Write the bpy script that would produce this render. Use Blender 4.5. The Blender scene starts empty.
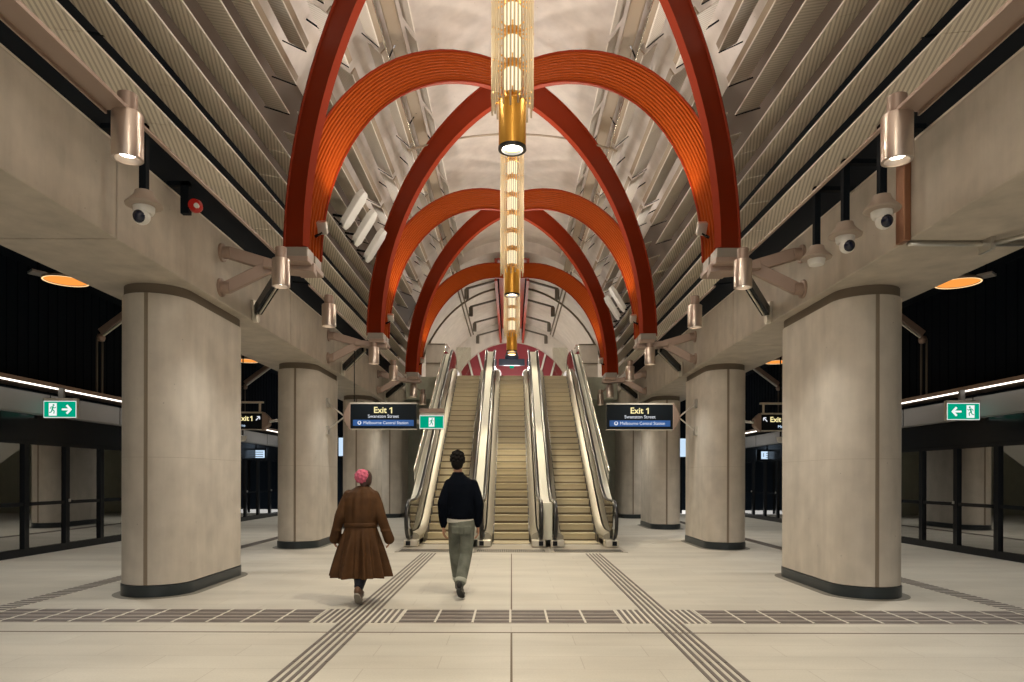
import bpy, bmesh, math, random
from mathutils import Vector, Matrix
random.seed(7)
C = bpy.context.scene.collection
PI = math.pi
V = Vector
H = 1.55                      # camera height
# ------------------------------------------------------------------ materials
MATS = {}
def nodes_of(name):
    m = bpy.data.materials.new(name); m.use_nodes = True
    nt = m.node_tree
    return m, nt, nt.nodes['Principled BSDF']
def mat(name, col, rough=0.5, metal=0.0, spec=0.5, emit=None, estr=0.0, noise=0.0, nscale=6.0, bump=0.0, bscale=40.0):
    m, nt, p = nodes_of(name)
    c4 = (col[0], col[1], col[2], 1)
    p.inputs['Base Color'].default_value = c4
    p.inputs['Roughness'].default_value = rough
    p.inputs['Metallic'].default_value = metal
    p.inputs['Specular IOR Level'].default_value = spec
    geo = nt.nodes.new('ShaderNodeNewGeometry')
    if noise > 0:
        n = nt.nodes.new('ShaderNodeTexNoise'); n.inputs['Scale'].default_value = nscale
        n.inputs['Detail'].default_value = 5
        nt.links.new(geo.outputs['Position'], n.inputs['Vector'])
        r = nt.nodes.new('ShaderNodeMapRange')
        r.inputs['From Min'].default_value = 0.3; r.inputs['From Max'].default_value = 0.7
        r.inputs['To Min'].default_value = 1 - noise; r.inputs['To Max'].default_value = 1 + noise
        nt.links.new(n.outputs['Fac'], r.inputs['Value'])
        mx = nt.nodes.new('ShaderNodeMix'); mx.data_type = 'RGBA'; mx.blend_type = 'MULTIPLY'
        mx.inputs['Factor'].default_value = 1
        mx.inputs['A'].default_value = c4
        nt.links.new(r.outputs['Result'], mx.inputs['B'])
        nt.links.new(mx.outputs['Result'], p.inputs['Base Color'])
    if bump > 0:
        n2 = nt.nodes.new('ShaderNodeTexNoise'); n2.inputs['Scale'].default_value = bscale
        nt.links.new(geo.outputs['Position'], n2.inputs['Vector'])
        b = nt.nodes.new('ShaderNodeBump'); b.inputs['Strength'].default_value = bump
        b.inputs['Distance'].default_value = 0.01
        nt.links.new(n2.outputs['Fac'], b.inputs['Height'])
        nt.links.new(b.outputs['Normal'], p.inputs['Normal'])
    if emit:
        p.inputs['Emission Color'].default_value = (*emit, 1)
        p.inputs['Emission Strength'].default_value = estr
    MATS[name] = m
    return m

def concrete(name, col, streak=0.10):
    m, nt, p = nodes_of(name)
    p.inputs['Roughness'].default_value = 0.6
    p.inputs['Specular IOR Level'].default_value = 0.35
    geo = nt.nodes.new('ShaderNodeNewGeometry')
    mp = nt.nodes.new('ShaderNodeMapping'); mp.inputs['Scale'].default_value = (2.5, 2.5, 0.35)
    nt.links.new(geo.outputs['Position'], mp.inputs['Vector'])
    n = nt.nodes.new('ShaderNodeTexNoise'); n.inputs['Scale'].default_value = 1.6; n.inputs['Detail'].default_value = 8
    n.inputs['Roughness'].default_value = 0.6
    nt.links.new(mp.outputs['Vector'], n.inputs['Vector'])
    n2 = nt.nodes.new('ShaderNodeTexNoise'); n2.inputs['Scale'].default_value = 3.0; n2.inputs['Detail'].default_value = 6
    nt.links.new(geo.outputs['Position'], n2.inputs['Vector'])
    add = nt.nodes.new('ShaderNodeMath'); add.operation = 'ADD'
    nt.links.new(n.outputs['Fac'], add.inputs[0]); nt.links.new(n2.outputs['Fac'], add.inputs[1])
    r = nt.nodes.new('ShaderNodeMapRange')
    r.inputs['From Min'].default_value = 0.7; r.inputs['From Max'].default_value = 1.3
    r.inputs['To Min'].default_value = 1 - streak; r.inputs['To Max'].default_value = 1 + streak
    nt.links.new(add.outputs[0], r.inputs['Value'])
    mx = nt.nodes.new('ShaderNodeMix'); mx.data_type = 'RGBA'; mx.blend_type = 'MULTIPLY'
    mx.inputs['Factor'].default_value = 1; mx.inputs['A'].default_value = (*col, 1)
    nt.links.new(r.outputs['Result'], mx.inputs['B'])
    # pin holes
    vo = nt.nodes.new('ShaderNodeTexVoronoi'); vo.inputs['Scale'].default_value = 5.0
    nt.links.new(geo.outputs['Position'], vo.inputs['Vector'])
    lt = nt.nodes.new('ShaderNodeMath'); lt.operation = 'LESS_THAN'; lt.inputs[1].default_value = 0.035
    nt.links.new(vo.outputs['Distance'], lt.inputs[0])
    mx2 = nt.nodes.new('ShaderNodeMix'); mx2.data_type = 'RGBA'
    nt.links.new(lt.outputs[0], mx2.inputs['Factor'])
    nt.links.new(mx.outputs['Result'], mx2.inputs['A'])
    mx2.inputs['B'].default_value = (col[0]*.55, col[1]*.55, col[2]*.55, 1)
    nt.links.new(mx2.outputs['Result'], p.inputs['Base Color'])
    b = nt.nodes.new('ShaderNodeBump'); b.inputs['Strength'].default_value = 0.15; b.inputs['Distance'].default_value = 0.01
    nt.links.new(n2.outputs['Fac'], b.inputs['Height']); nt.links.new(b.outputs['Normal'], p.inputs['Normal'])
    MATS[name] = m
    return m

def floor_mat():
    m, nt, p = nodes_of('stone_paving')
    p.inputs['Roughness'].default_value = 0.42
    p.inputs['Specular IOR Level'].default_value = 0.3
    geo = nt.nodes.new('ShaderNodeNewGeometry')
    br = nt.nodes.new('ShaderNodeTexBrick')
    br.inputs['Scale'].default_value = 1.0
    br.inputs['Brick Width'].default_value = 1.2; br.inputs['Row Height'].default_value = 0.4
    br.inputs['Mortar Size'].default_value = 0.004
    br.inputs['Mortar Smooth'].default_value = 0.2
    br.inputs['Color1'].default_value = (0.60, 0.58, 0.515, 1)
    br.inputs['Color2'].default_value = (0.575, 0.55, 0.485, 1)
    br.inputs['Mortar'].default_value = (0.47, 0.44, 0.385, 1)
    nt.links.new(geo.outputs['Position'], br.inputs['Vector'])
    n = nt.nodes.new('ShaderNodeTexNoise'); n.inputs['Scale'].default_value = 0.9; n.inputs['Detail'].default_value = 8
    mp = nt.nodes.new('ShaderNodeMapping'); mp.inputs['Scale'].default_value = (0.6, 2.0, 1)
    nt.links.new(geo.outputs['Position'], mp.inputs['Vector'])
    nt.links.new(mp.outputs['Vector'], n.inputs['Vector'])
    n3 = nt.nodes.new('ShaderNodeTexNoise'); n3.inputs['Scale'].default_value = 60; n3.inputs['Detail'].default_value = 3
    nt.links.new(geo.outputs['Position'], n3.inputs['Vector'])
    r3 = nt.nodes.new('ShaderNodeMapRange'); r3.inputs['To Min'].default_value = .88; r3.inputs['To Max'].default_value = 1.12
    nt.links.new(n3.outputs['Fac'], r3.inputs['Value'])
    r = nt.nodes.new('ShaderNodeMapRange')
    r.inputs['From Min'].default_value = 0.3; r.inputs['From Max'].default_value = 0.7
    r.inputs['To Min'].default_value = 0.86; r.inputs['To Max'].default_value = 1.09
    nt.links.new(n.outputs['Fac'], r.inputs['Value'])
    mu = nt.nodes.new('ShaderNodeMath'); mu.operation = 'MULTIPLY'
    nt.links.new(r.outputs['Result'], mu.inputs[0]); nt.links.new(r3.outputs['Result'], mu.inputs[1])
    mx = nt.nodes.new('ShaderNodeMix'); mx.data_type = 'RGBA'; mx.blend_type = 'MULTIPLY'; mx.inputs['Factor'].default_value = 1
    nt.links.new(br.outputs['Color'], mx.inputs['A']); nt.links.new(mu.outputs[0], mx.inputs['B'])
    nt.links.new(mx.outputs['Result'], p.inputs['Base Color'])
    MATS['stone_paving'] = m
    return m

def striped(name, col, dark, axis, period, duty, rough=0.45, metal=0.0, slant=0.0, bump=False, contrast=1.0):
    """perforated / ribbed metal: fine dark slots across the chosen axis"""
    m, nt, p = nodes_of(name)
    p.inputs['Roughness'].default_value = rough; p.inputs['Metallic'].default_value = metal
    geo = nt.nodes.new('ShaderNodeNewGeometry')
    sx = nt.nodes.new('ShaderNodeSeparateXYZ'); nt.links.new(geo.outputs['Position'], sx.inputs[0])
    ab = nt.nodes.new('ShaderNodeMath'); ab.operation = 'ABSOLUTE'; nt.links.new(sx.outputs['X'], ab.inputs[0])
    a = nt.nodes.new('ShaderNodeMath'); a.operation = 'MULTIPLY'; a.inputs[1].default_value = slant
    nt.links.new(ab.outputs[0], a.inputs[0])
    b = nt.nodes.new('ShaderNodeMath'); b.operation = 'ADD'
    nt.links.new(sx.outputs[axis], b.inputs[0]); nt.links.new(a.outputs[0], b.inputs[1])
    d = nt.nodes.new('ShaderNodeMath'); d.operation = 'DIVIDE'; d.inputs[1].default_value = period
    nt.links.new(b.outputs[0], d.inputs[0])
    f = nt.nodes.new('ShaderNodeMath'); f.operation = 'FRACT'; nt.links.new(d.outputs[0], f.inputs[0])
    l = nt.nodes.new('ShaderNodeMath'); l.operation = 'LESS_THAN'; l.inputs[1].default_value = duty
    nt.links.new(f.outputs[0], l.inputs[0])
    # break the slots into short dashes across the panel
    mx = nt.nodes.new('ShaderNodeMix'); mx.data_type = 'RGBA'
    mx.inputs['A'].default_value = (*col, 1); mx.inputs['B'].default_value = (*dark, 1)
    nt.links.new(l.outputs[0], mx.inputs['Factor'])
    nt.links.new(mx.outputs['Result'], p.inputs['Base Color'])
    MATS[name] = m
    return m

def glass(name, tint, transp, rough=0.02, fac=None):
    m = bpy.data.materials.new(name); m.use_nodes = True
    nt = m.node_tree; nt.nodes.clear()
    out = nt.nodes.new('ShaderNodeOutputMaterial')
    tr = nt.nodes.new('ShaderNodeBsdfTransparent'); tr.inputs[0].default_value = (*tint, 1)
    gl = nt.nodes.new('ShaderNodeBsdfGlossy'); gl.inputs['Roughness'].default_value = rough
    gl.inputs['Color'].default_value = (1, 1, 1, 1)
    fr = nt.nodes.new('ShaderNodeFresnel'); fr.inputs['IOR'].default_value = 1.5
    ad = nt.nodes.new('ShaderNodeMath'); ad.operation = 'ADD'; ad.inputs[1].default_value = transp
    nt.links.new(fr.outputs[0], ad.inputs[0])
    mx = nt.nodes.new('ShaderNodeMixShader')
    nt.links.new(ad.outputs[0], mx.inputs[0]); nt.links.new(tr.outputs[0], mx.inputs[1]); nt.links.new(gl.outputs[0], mx.inputs[2])
    nt.links.new(mx.outputs[0], out.inputs[0])
    MATS[name] = m
    return m

def emit(name, col, s):
    m = bpy.data.materials.new(name); m.use_nodes = True
    nt = m.node_tree; nt.nodes.clear()
    out = nt.nodes.new('ShaderNodeOutputMaterial'); e = nt.nodes.new('ShaderNodeEmission')
    e.inputs[0].default_value = (*col, 1); e.inputs[1].default_value = s
    nt.links.new(e.outputs[0], out.inputs[0]); MATS[name] = m
    return m

concrete('concrete', (0.60, 0.548, 0.475), .13)
concrete('shaded_concrete', (0.47, 0.415, 0.345), .15)  # same concrete, darkened to carry the dim light on the beams
concrete('vault_concrete', (0.60, 0.54, 0.49), 0.10)
concrete('wall_concrete', (0.42, 0.43, 0.35))
floor_mat()
mat('pour_line', (0.48,0.43,0.36), 0.7)
mat('joint_brown', (0.27,0.22,0.165), 0.7)
mat('dark_groove', (0.17, 0.135, 0.10), 0.8)
mat('skirting_metal', (0.035, 0.045, 0.05), 0.35, 0.3)
mat('base_ring', (0.20, 0.19, 0.16), 0.6)
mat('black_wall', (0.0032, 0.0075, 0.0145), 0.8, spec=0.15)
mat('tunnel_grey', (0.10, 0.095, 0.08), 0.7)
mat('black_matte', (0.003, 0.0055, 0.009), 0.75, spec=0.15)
mat('black_gloss', (0.007, 0.009, 0.012), 0.18, spec=.22)
striped('fin_perforated', (0.78, 0.72, 0.61), (0.50, 0.445, 0.365), 'Y', 0.15, 0.42, slant=-3.2)
striped('fin_ribbed', (0.68, 0.63, 0.55), (0.50, 0.455, 0.39), 'Y', 0.055, 0.40, slant=-0.3)
mat('fin_edge', (0.70, 0.65, 0.57), 0.4)
mat('vault_shade_brown', (0.125, 0.092, 0.07), 0.7)  # shade on the lower vault, painted in as a brown band
mat('service_tray', (0.30, 0.235, 0.165), 0.5)
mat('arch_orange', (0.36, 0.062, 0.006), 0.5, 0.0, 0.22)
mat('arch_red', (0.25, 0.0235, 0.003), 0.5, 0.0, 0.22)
mat('copper_paint', (0.35, 0.255, 0.205), 0.42, 0.35)
mat('lamp_bronze', (0.60, 0.51, 0.44), 0.28, 0.8)
mat('copper_pipe', (0.34, 0.17, 0.10), 0.35, 0.8)
mat('steel', (0.62, 0.60, 0.56), 0.3, 0.85)
mat('bright_steel', (0.78, 0.75, 0.66), 0.22, 0.8)
mat('satin_steel', (0.66, 0.62, 0.53), 0.38, 0.6)
mat('brass', (0.72, 0.36, 0.05), 0.3, 0.6)
mat('cream_panel', (0.70, 0.70, 0.60), 0.4)
mat('step_metal', (0.62, 0.55, 0.385), 0.45, 0.2)
mat('step_shadow', (0.17, 0.135, 0.075), 0.6)
mat('skirt_panel', (0.36,0.335,0.27), 0.4, 0.45)
mat('shoe_metal', (0.30,0.265,0.225), 0.4, 0.5)
mat('rubber', (0.012, 0.012, 0.013), 0.28)
mat('camera_shell', (0.36, 0.29, 0.235), 0.45)
mat('camera_white', (0.72, 0.70, 0.66), 0.35)
mat('dome_glass', (0.01, 0.012, 0.03), 0.05)
mat('beacon_red', (0.5, 0.015, 0.01), 0.3)
mat('tactile_tile', (0.30, 0.265, 0.24), 0.6, noise=.15)
mat('tactile_bar', (0.14, 0.122, 0.11), 0.55)
mat('tactile_joint', (0.66, 0.63, 0.56), 0.6)
mat('plate_steel', (0.50, 0.47, 0.41), 0.35, 0.5)
mat('plate_grille', (0.05, 0.045, 0.042), 0.5, 0.2)
mat('fascia_grey', (0.27, 0.27, 0.275), 0.5, 0.1)
mat('sign_black', (0.006, 0.009, 0.012), 0.35, spec=.2)
mat('dark_sole', (0.02,0.02,0.02), 0.5)
mat('sign_blue', (0.020, 0.085, 0.28), 0.4, emit=(0.03, 0.12, 0.42), estr=0.22)
mat('white_box', (0.78, 0.76, 0.72), 0.4)
mat('upper_red', (0.30, 0.035, 0.05), 0.5)
mat('slot_red', (0.33, 0.04, 0.02), 0.5)
mat('arm_dark', (0.11, 0.095, 0.075), 0.5)
mat('navy', (0.012, 0.025, 0.06), 0.4)
emit('lamp_glow', (1.0, 0.93, 0.80), 14)
emit('core_glow', (1.0, 0.84, 0.56), 1.35)
emit('strip_glow', (1.0, 0.92, 0.80), 3.2)
emit('orange_glow', (1.0, 0.33, 0.06), 1.0)
emit('rim_glow', (1.0, 0.66, 0.32), 1.2)
emit('exit_green', (0.0, 0.33, 0.19), 0.95)
emit('sign_white', (0.95, 1.0, 0.97), 0.85)
emit('text_yellow', (1.0, 0.86, 0.42), 0.95)
emit('text_white', (0.9, 0.93, 1.0), 0.8)
emit('screen_white', (0.62, 0.80, 1.0), 0.9)
emit('text_dark', (0.02, 0.03, 0.06), 0.3)
glass('clear_glass', (0.93, 0.95, 0.90), 0.03)
glass('screen_glass', (0.55, 0.57, 0.53), 0.34, 0.012)
def frosted(name):
    m = bpy.data.materials.new(name); m.use_nodes = True
    nt = m.node_tree; nt.nodes.clear()
    out = nt.nodes.new('ShaderNodeOutputMaterial')
    tr = nt.nodes.new('ShaderNodeBsdfTransparent'); tr.inputs[0].default_value = (1, .97, .9, 1)
    di = nt.nodes.new('ShaderNodeBsdfDiffuse'); di.inputs[0].default_value = (.66, .59, .47, 1)
    tl = nt.nodes.new('ShaderNodeBsdfTranslucent'); tl.inputs[0].default_value = (.66, .56, .40, 1)
    m1 = nt.nodes.new('ShaderNodeMixShader'); m1.inputs[0].default_value = .5
    m2 = nt.nodes.new('ShaderNodeMixShader'); m2.inputs[0].default_value = .62
    nt.links.new(di.outputs[0], m1.inputs[1]); nt.links.new(tl.outputs[0], m1.inputs[2])
    nt.links.new(tr.outputs[0], m2.inputs[1]); nt.links.new(m1.outputs[0], m2.inputs[2])
    nt.links.new(m2.outputs[0], out.inputs[0]); MATS[name] = m
frosted('rod_glass')
# ------------------------------------------------------------------ mesh builder
WL = {}                                    # world location of every object
class MB:
    def __init__(s): s.v = []; s.f = []; s.mi = []
    def add(s, vs, fs, mi=0):
        o = len(s.v); s.v += [V(v) for v in vs]
        s.f += [tuple(i + o for i in f) for f in fs]; s.mi += [mi] * len(fs)
        return s
    def box(s, x0, x1, y0, y1, z0, z1, mi=0):
        vs = [(x0,y0,z0),(x1,y0,z0),(x1,y1,z0),(x0,y1,z0),(x0,y0,z1),(x1,y0,z1),(x1,y1,z1),(x0,y1,z1)]
        return s.add(vs, [(0,3,2,1),(4,5,6,7),(0,1,5,4),(1,2,6,5),(2,3,7,6),(3,0,4,7)], mi)
    def obox(s, c, ax, ay, az, hx, hy, hz, mi=0):
        """oriented box: centre, three unit axes, half sizes"""
        c = V(c); ax, ay, az = V(ax)*hx, V(ay)*hy, V(az)*hz
        vs = [c + ax*i + ay*j + az*k for k in (-1,1) for (i,j) in ((-1,-1),(1,-1),(1,1),(-1,1))]
        return s.add(vs, [(0,3,2,1),(4,5,6,7),(0,1,5,4),(1,2,6,5),(2,3,7,6),(3,0,4,7)], mi)
    def bar(s, p0, p1, w, h, up=(0,0,1), mi=0):
        p0, p1 = V(p0), V(p1); d = (p1-p0); L = d.length; d.normalize()
        u = V(up); side = d.cross(u)
        if side.length < 1e-4: side = d.cross(V((1,0,0)))
        side.normalize(); u = side.cross(d)
        return s.obox((p0+p1)/2, d, side, u, L/2, w/2, h/2, mi)
    def rings(s, rings, caps=True, closed=True, mi=0):
        o = len(s.v); n = len(rings[0])
        for r in rings: s.v += [V(p) for p in r]
        for i in range(len(rings)-1):
            for j in range(n if closed else n-1):
                a = o+i*n+j; b = o+i*n+(j+1)%n
                s.f.append((a, b, b+n, a+n)); s.mi.append(mi)
        if caps and closed:
            s.f.append(tuple(o+j for j in range(n))[::-1]); s.mi.append(mi)
            s.f.append(tuple(o+(len(rings)-1)*n+j for j in range(n))); s.mi.append(mi)
        return s
    def tube(s, pts, r, n=10, mi=0, caps=True):
        pts = [V(p) for p in pts]; rs = r if isinstance(r, (list, tuple)) else [r]*len(pts)
        out = []; prev = None
        for i, p in enumerate(pts):
            d = (pts[min(i+1,len(pts)-1)] - pts[max(i-1,0)]).normalized()
            if prev is None:
                a = V((0,0,1)) if abs(d.z) < .9 else V((1,0,0))
                u = d.cross(a).normalized()
            else:
                u = (prev - d*prev.dot(d)).normalized()
            prev = u; w = d.cross(u)
            out.append([p + (u*math.cos(t*2*PI/n) + w*math.sin(t*2*PI/n))*rs[i] for t in range(n)])
        return s.rings(out, caps, True, mi)
    def lathe(s, c, prof, n=24, axis='Z', mi=0, caps=True):
        c = V(c); out = []
        for (r, z) in prof:
            ring = []
            for t in range(n):
                a = 2*PI*t/n
                if axis == 'Z': ring.append(c + V((r*math.cos(a), r*math.sin(a), z)))
                elif axis == 'Y': ring.append(c + V((r*math.cos(a), z, r*math.sin(a))))
                else: ring.append(c + V((z, r*math.cos(a), r*math.sin(a))))
            out.append(ring)
        return s.rings(out, caps, True, mi)
    def prism(s, poly, d, mi=0):
        """poly: list of 3-D points, extruded by vector d"""
        poly = [V(p) for p in poly]; d = V(d)
        return s.rings([poly, [p+d for p in poly]], True, True, mi)
    def build(s, name, mats, parent=None, smooth=False, bevel=0, origin=None):
        if isinstance(mats, str): mats = [mats]
        if parent is not None: o0 = WL[parent]
        elif origin is not None: o0 = V(origin)
        else:
            xs = [v.x for v in s.v]; ys = [v.y for v in s.v]; zs = [v.z for v in s.v]
            o0 = V(((min(xs)+max(xs))/2, (min(ys)+max(ys))/2, min(zs)))
        me = bpy.data.meshes.new(name)
        me.from_pydata([v - o0 for v in s.v], [], s.f)
        for k in mats: me.materials.append(MATS[k])
        me.polygons.foreach_set('material_index', s.mi)
        bm = bmesh.new(); bm.from_mesh(me); bmesh.ops.recalc_face_normals(bm, faces=bm.faces); bm.to_mesh(me); bm.free()
        if smooth:
            me.polygons.foreach_set('use_smooth', [True]*len(me.polygons))
        ob = bpy.data.objects.new(name, me); C.objects.link(ob)
        if parent is not None: ob.parent = parent
        else: ob.location = o0
        WL[ob] = o0
        if bevel > 0:
            md = ob.modifiers.new('bevel', 'BEVEL'); md.width = bevel; md.segments = 2; md.limit_method = 'ANGLE'
        return ob
def smooth_by_angle(ob, ang=35):
    me = ob.data
    me.polygons.foreach_set('use_smooth', [True]*len(me.polygons))
    try: me.set_sharp_from_angle(angle=math.radians(ang))
    except Exception: pass
    return ob
def tag(o, label, cat, group=None, kind=None):
    o['label'] = label; o['category'] = cat
    if group: o['group'] = group
    if kind: o['kind'] = kind
    return o
def thing(name, loc, label, cat, group=None):
    o = bpy.data.objects.new(name, None); C.objects.link(o); o.location = loc; o.empty_display_size = .1
    WL[o] = V(loc)
    return tag(o, label, cat, group)
def struct(o):
    o['kind'] = 'structure'; return o
ORD = ['first','second','third','fourth','fifth','sixth','seventh','eighth','ninth','tenth','eleventh','twelfth','thirteenth','fourteenth','fifteenth','sixteenth']
SIDE = {-1: 'left', 1: 'right'}
def light(kind, name, loc, energy, col=(1,.86,.68), size=.1, target=None, angle=80, blend=.6):
    d = bpy.data.lights.new(name, kind); d.energy = energy; d.color = col
    if kind in ('POINT','SPOT'): d.shadow_soft_size = size
    if kind == 'SPOT': d.spot_size = math.radians(angle); d.spot_blend = blend
    if kind == 'AREA': d.size = size
    o = bpy.data.objects.new(name, d); C.objects.link(o); o.location = loc
    if target is not None:
        o.rotation_euler = (V(target)-V(loc)).to_track_quat('-Z','Y').to_euler()
    return o
LC = (1, .95, .86)
# ------------------------------------------------------------------ layout constants
SP = 5.75
S = [10.07 + SP*(k-1) for k in range(5)]           # springing lines of the arches (S[1] is the nearest in view)
NODE = [S[k] + SP/2 for k in range(4)]
HC = 4.6
# ------------------------------------------------------------------ setting
struct(MB().box(-9.6, 9.6, -8, 30, -.3, 0).build('floor', 'stone_paving'))
def ell(a, b, hc, ph, s=1): return (s*a*math.cos(ph), hc + b*math.sin(ph))
def vault(name, a, b, hc, y0, y1, p0, p1, th, n=40, m='vault_concrete'):
    mb = MB(); ins = []; outs = []
    for i in range(n+1):
        ph = p0 + (p1-p0)*i/n
        ins.append(ell(a, b, hc, ph)); outs.append(ell(a+th, b+th, hc, ph))
    prof = ins + outs[::-1]
    mb.rings([[V((x, y0, z)) for x, z in prof], [V((x, y1, z)) for x, z in prof]], True, True)
    return mb.build(name, m)
D20 = math.radians(20)
D36 = math.radians(35)
o = struct(vault('ceiling', 4.12, 5.4, HC, -8, 24.5, D36, PI-D36, .2)); smooth_by_angle(o, 30)
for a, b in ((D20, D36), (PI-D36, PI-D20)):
    o = struct(vault('ceiling', 4.12, 5.4, HC, -8, 24.5, a, b, .2, 8, 'vault_shade_brown')); smooth_by_angle(o, 30)
o = struct(vault('ceiling', 4.12, 5.02, HC, 24.5, 36, 0.06, PI-.06, .7)); smooth_by_angle(o, 30)
for s in (-1, 1):
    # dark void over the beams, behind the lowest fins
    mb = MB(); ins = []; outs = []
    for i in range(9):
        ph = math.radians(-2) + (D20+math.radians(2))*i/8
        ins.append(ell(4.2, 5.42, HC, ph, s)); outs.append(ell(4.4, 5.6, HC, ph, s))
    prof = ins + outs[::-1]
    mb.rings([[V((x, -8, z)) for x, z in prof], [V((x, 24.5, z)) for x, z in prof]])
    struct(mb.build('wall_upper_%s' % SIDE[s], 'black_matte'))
    # black ribbed side walls beyond the platforms, dark ceilings above them
    mb = MB(); mb.box(s*9.75, s*9.95, -8, 34, 3.1, 5.8)
    for k in range(140):
        y = -8 + k*.3
        mb.box(s*9.73, s*9.75, y, y+.12, 3.3, 5.8)
    struct(mb.build('wall_%s' % SIDE[s], 'black_wall'))
    struct(MB().box(s*5.2, s*9.9, -8, 34, 5.8, 6.0).build('ceiling', 'black_wall'))
    struct(MB().box(s*10.6, s*10.8, -8, 34, -.3, 3.1).build('wall_tunnel_%s' % SIDE[s], 'tunnel_grey'))
    struct(MB().box(s*9.6, s*10.8, -8, 34, -.35, -.3).build('floor', 'black_wall'))
    struct(MB().box(s*9.66, s*10.8, -8, 34, 3.1, 3.2).build('ceiling', 'tunnel_grey'))
    struct(MB().box(s*4.4, s*10.8, -8.2, -8, -.3, 6).build('wall_back', 'black_wall'))
    # end wall of the lower level beside the escalators
    struct(MB().box(0, s*5.7, 29.4, 29.6, 0, 5.0).build('wall_back', 'wall_concrete'))
    struct(MB().box(s*4.12, s*10.6, 33.6, 33.8, 0, 5.8).build('wall_back', 'black_wall'))
# upper level floor, its edge beams and far wall
mb = MB(); mb.box(-4.1, 4.1, 27.6, 37, 5.0, 5.46)
struct(mb.build('floor', 'wall_concrete'))
for s in (-1, 1):
    struct(MB().box(s*2.5, s*4.1, 26.7, 27.58, 4.6, 5.46).build('trim_%d' % (1 if s < 0 else 2), 'wall_concrete'))
# far end wall with a red striped mural wall below its arch
mb = MB(); n = 30
arch_in = [(3.1*math.cos(PI*i/n), 5.46 + 3.15*math.sin(PI*i/n)) for i in range(n+1)]
arch_out = [(4.2*math.cos(PI*i/n), 5.2 + 4.7*math.sin(PI*i/n)) for i in range(n+1)]
for i in range(n):
    a, b, c, d = arch_in[i], arch_in[i+1], arch_out[i+1], arch_out[i]
    mb.prism([(a[0],35.8,a[1]),(b[0],35.8,b[1]),(c[0],35.8,c[1]),(d[0],35.8,d[1])], (0,.3,0))
struct(mb.build('wall_far', 'vault_concrete'))
struct(MB().box(-4.1, 4.1, 36.6, 36.8, 5.46, 9.2).build('wall_end', 'upper_red'))
for s in (-1, 1):
    for k, x in enumerate((1.35, 1.95, 2.55)):
        mb = MB(); mb.bar((s*(x-.25), 36.5, 5.5), (s*(x+.45), 36.5, 8.2), .10, .1, (0,1,0))
        tag(mb.build('mural_stripe', 'white_box'), 'pale slanting stripe on the red end wall above the %s escalator, %s from the centre' % (SIDE[s], ORD[k]), 'stripe', 'stripes on the red end wall')
    # stub walls at the vault ring, with panel joints
    mb = MB(); mb.box(s*2.8, s*3.62, 29.0, 29.25, 5.46, 7.2)
    struct(mb.build('wall_portal_%s' % SIDE[s], 'vault_concrete'))
    mb = MB()
    for z in (6.35, 7.15): mb.box(s*2.8, s*3.62, 28.97, 29.0, z, z+.035)
    struct(mb.build('trim_%d' % (3 if s < 0 else 4), 'dark_groove'))
# ring joint of the far vault and its two long seams
mb = MB()
for i in range(40):
    p = [ell(r, q, HC, .2+(PI-.4)*(i+j)/40) for (r, q, j) in ((4.12,5.02,0),(4.12,5.02,1),(4.05,4.95,1),(4.05,4.95,0))]
    mb.prism([(x, 29.05, z) for x, z in p], (0, .06, 0))
struct(mb.build('trim_5', 'dark_groove'))
for s in (-1, 1):
    mb = MB()
    for dph in (-.018, .018):
        ph = math.radians(60) + dph
        x, z = ell(4.10, 5.0, HC, ph, s)
        mb.box(x-.025, x+.025, 24.6, 35.7, z-.03, z+.03)
    struct(mb.build('trim_%d' % (6 if s < 0 else 7), 'dark_groove'))
# ------------------------------------------------------------------ beams and columns
for s in (-1, 1):
    t = thing('concrete_beam', (s*4.84, 10, 4.05), 'long concrete edge beam running along the %s row of columns' % SIDE[s], 'beam', None)
    mb = MB()
    poly = [(s*4.15,4.05),(s*5.53,4.05),(s*5.53,5.05),(s*4.15,5.05)]
    cuts = [-6, 7.25, 12.95, 18.7, 24.45, 28.9]
    for a, b in zip(cuts[:-1], cuts[1:]):
        mb.box(min(s*4.15,s*5.53), max(s*4.15,s*5.53), a+.012, b-.012, 4.05, 5.05)
    mb.build('body', 'shaded_concrete', t, bevel=.015)
    mb = MB().box(min(s*4.17,s*5.5), max(s*4.17,s*5.5), -6, 28.9, 4.08, 5.0)
    mb.build('joint', 'dark_groove', t)
    mb = MB().box(min(s*4.16,s*4.22), max(s*4.16,s*4.22), -6, 28.9, 5.05, 5.075)
    mb.build('cable_rail', 'satin_steel', t)

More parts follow.
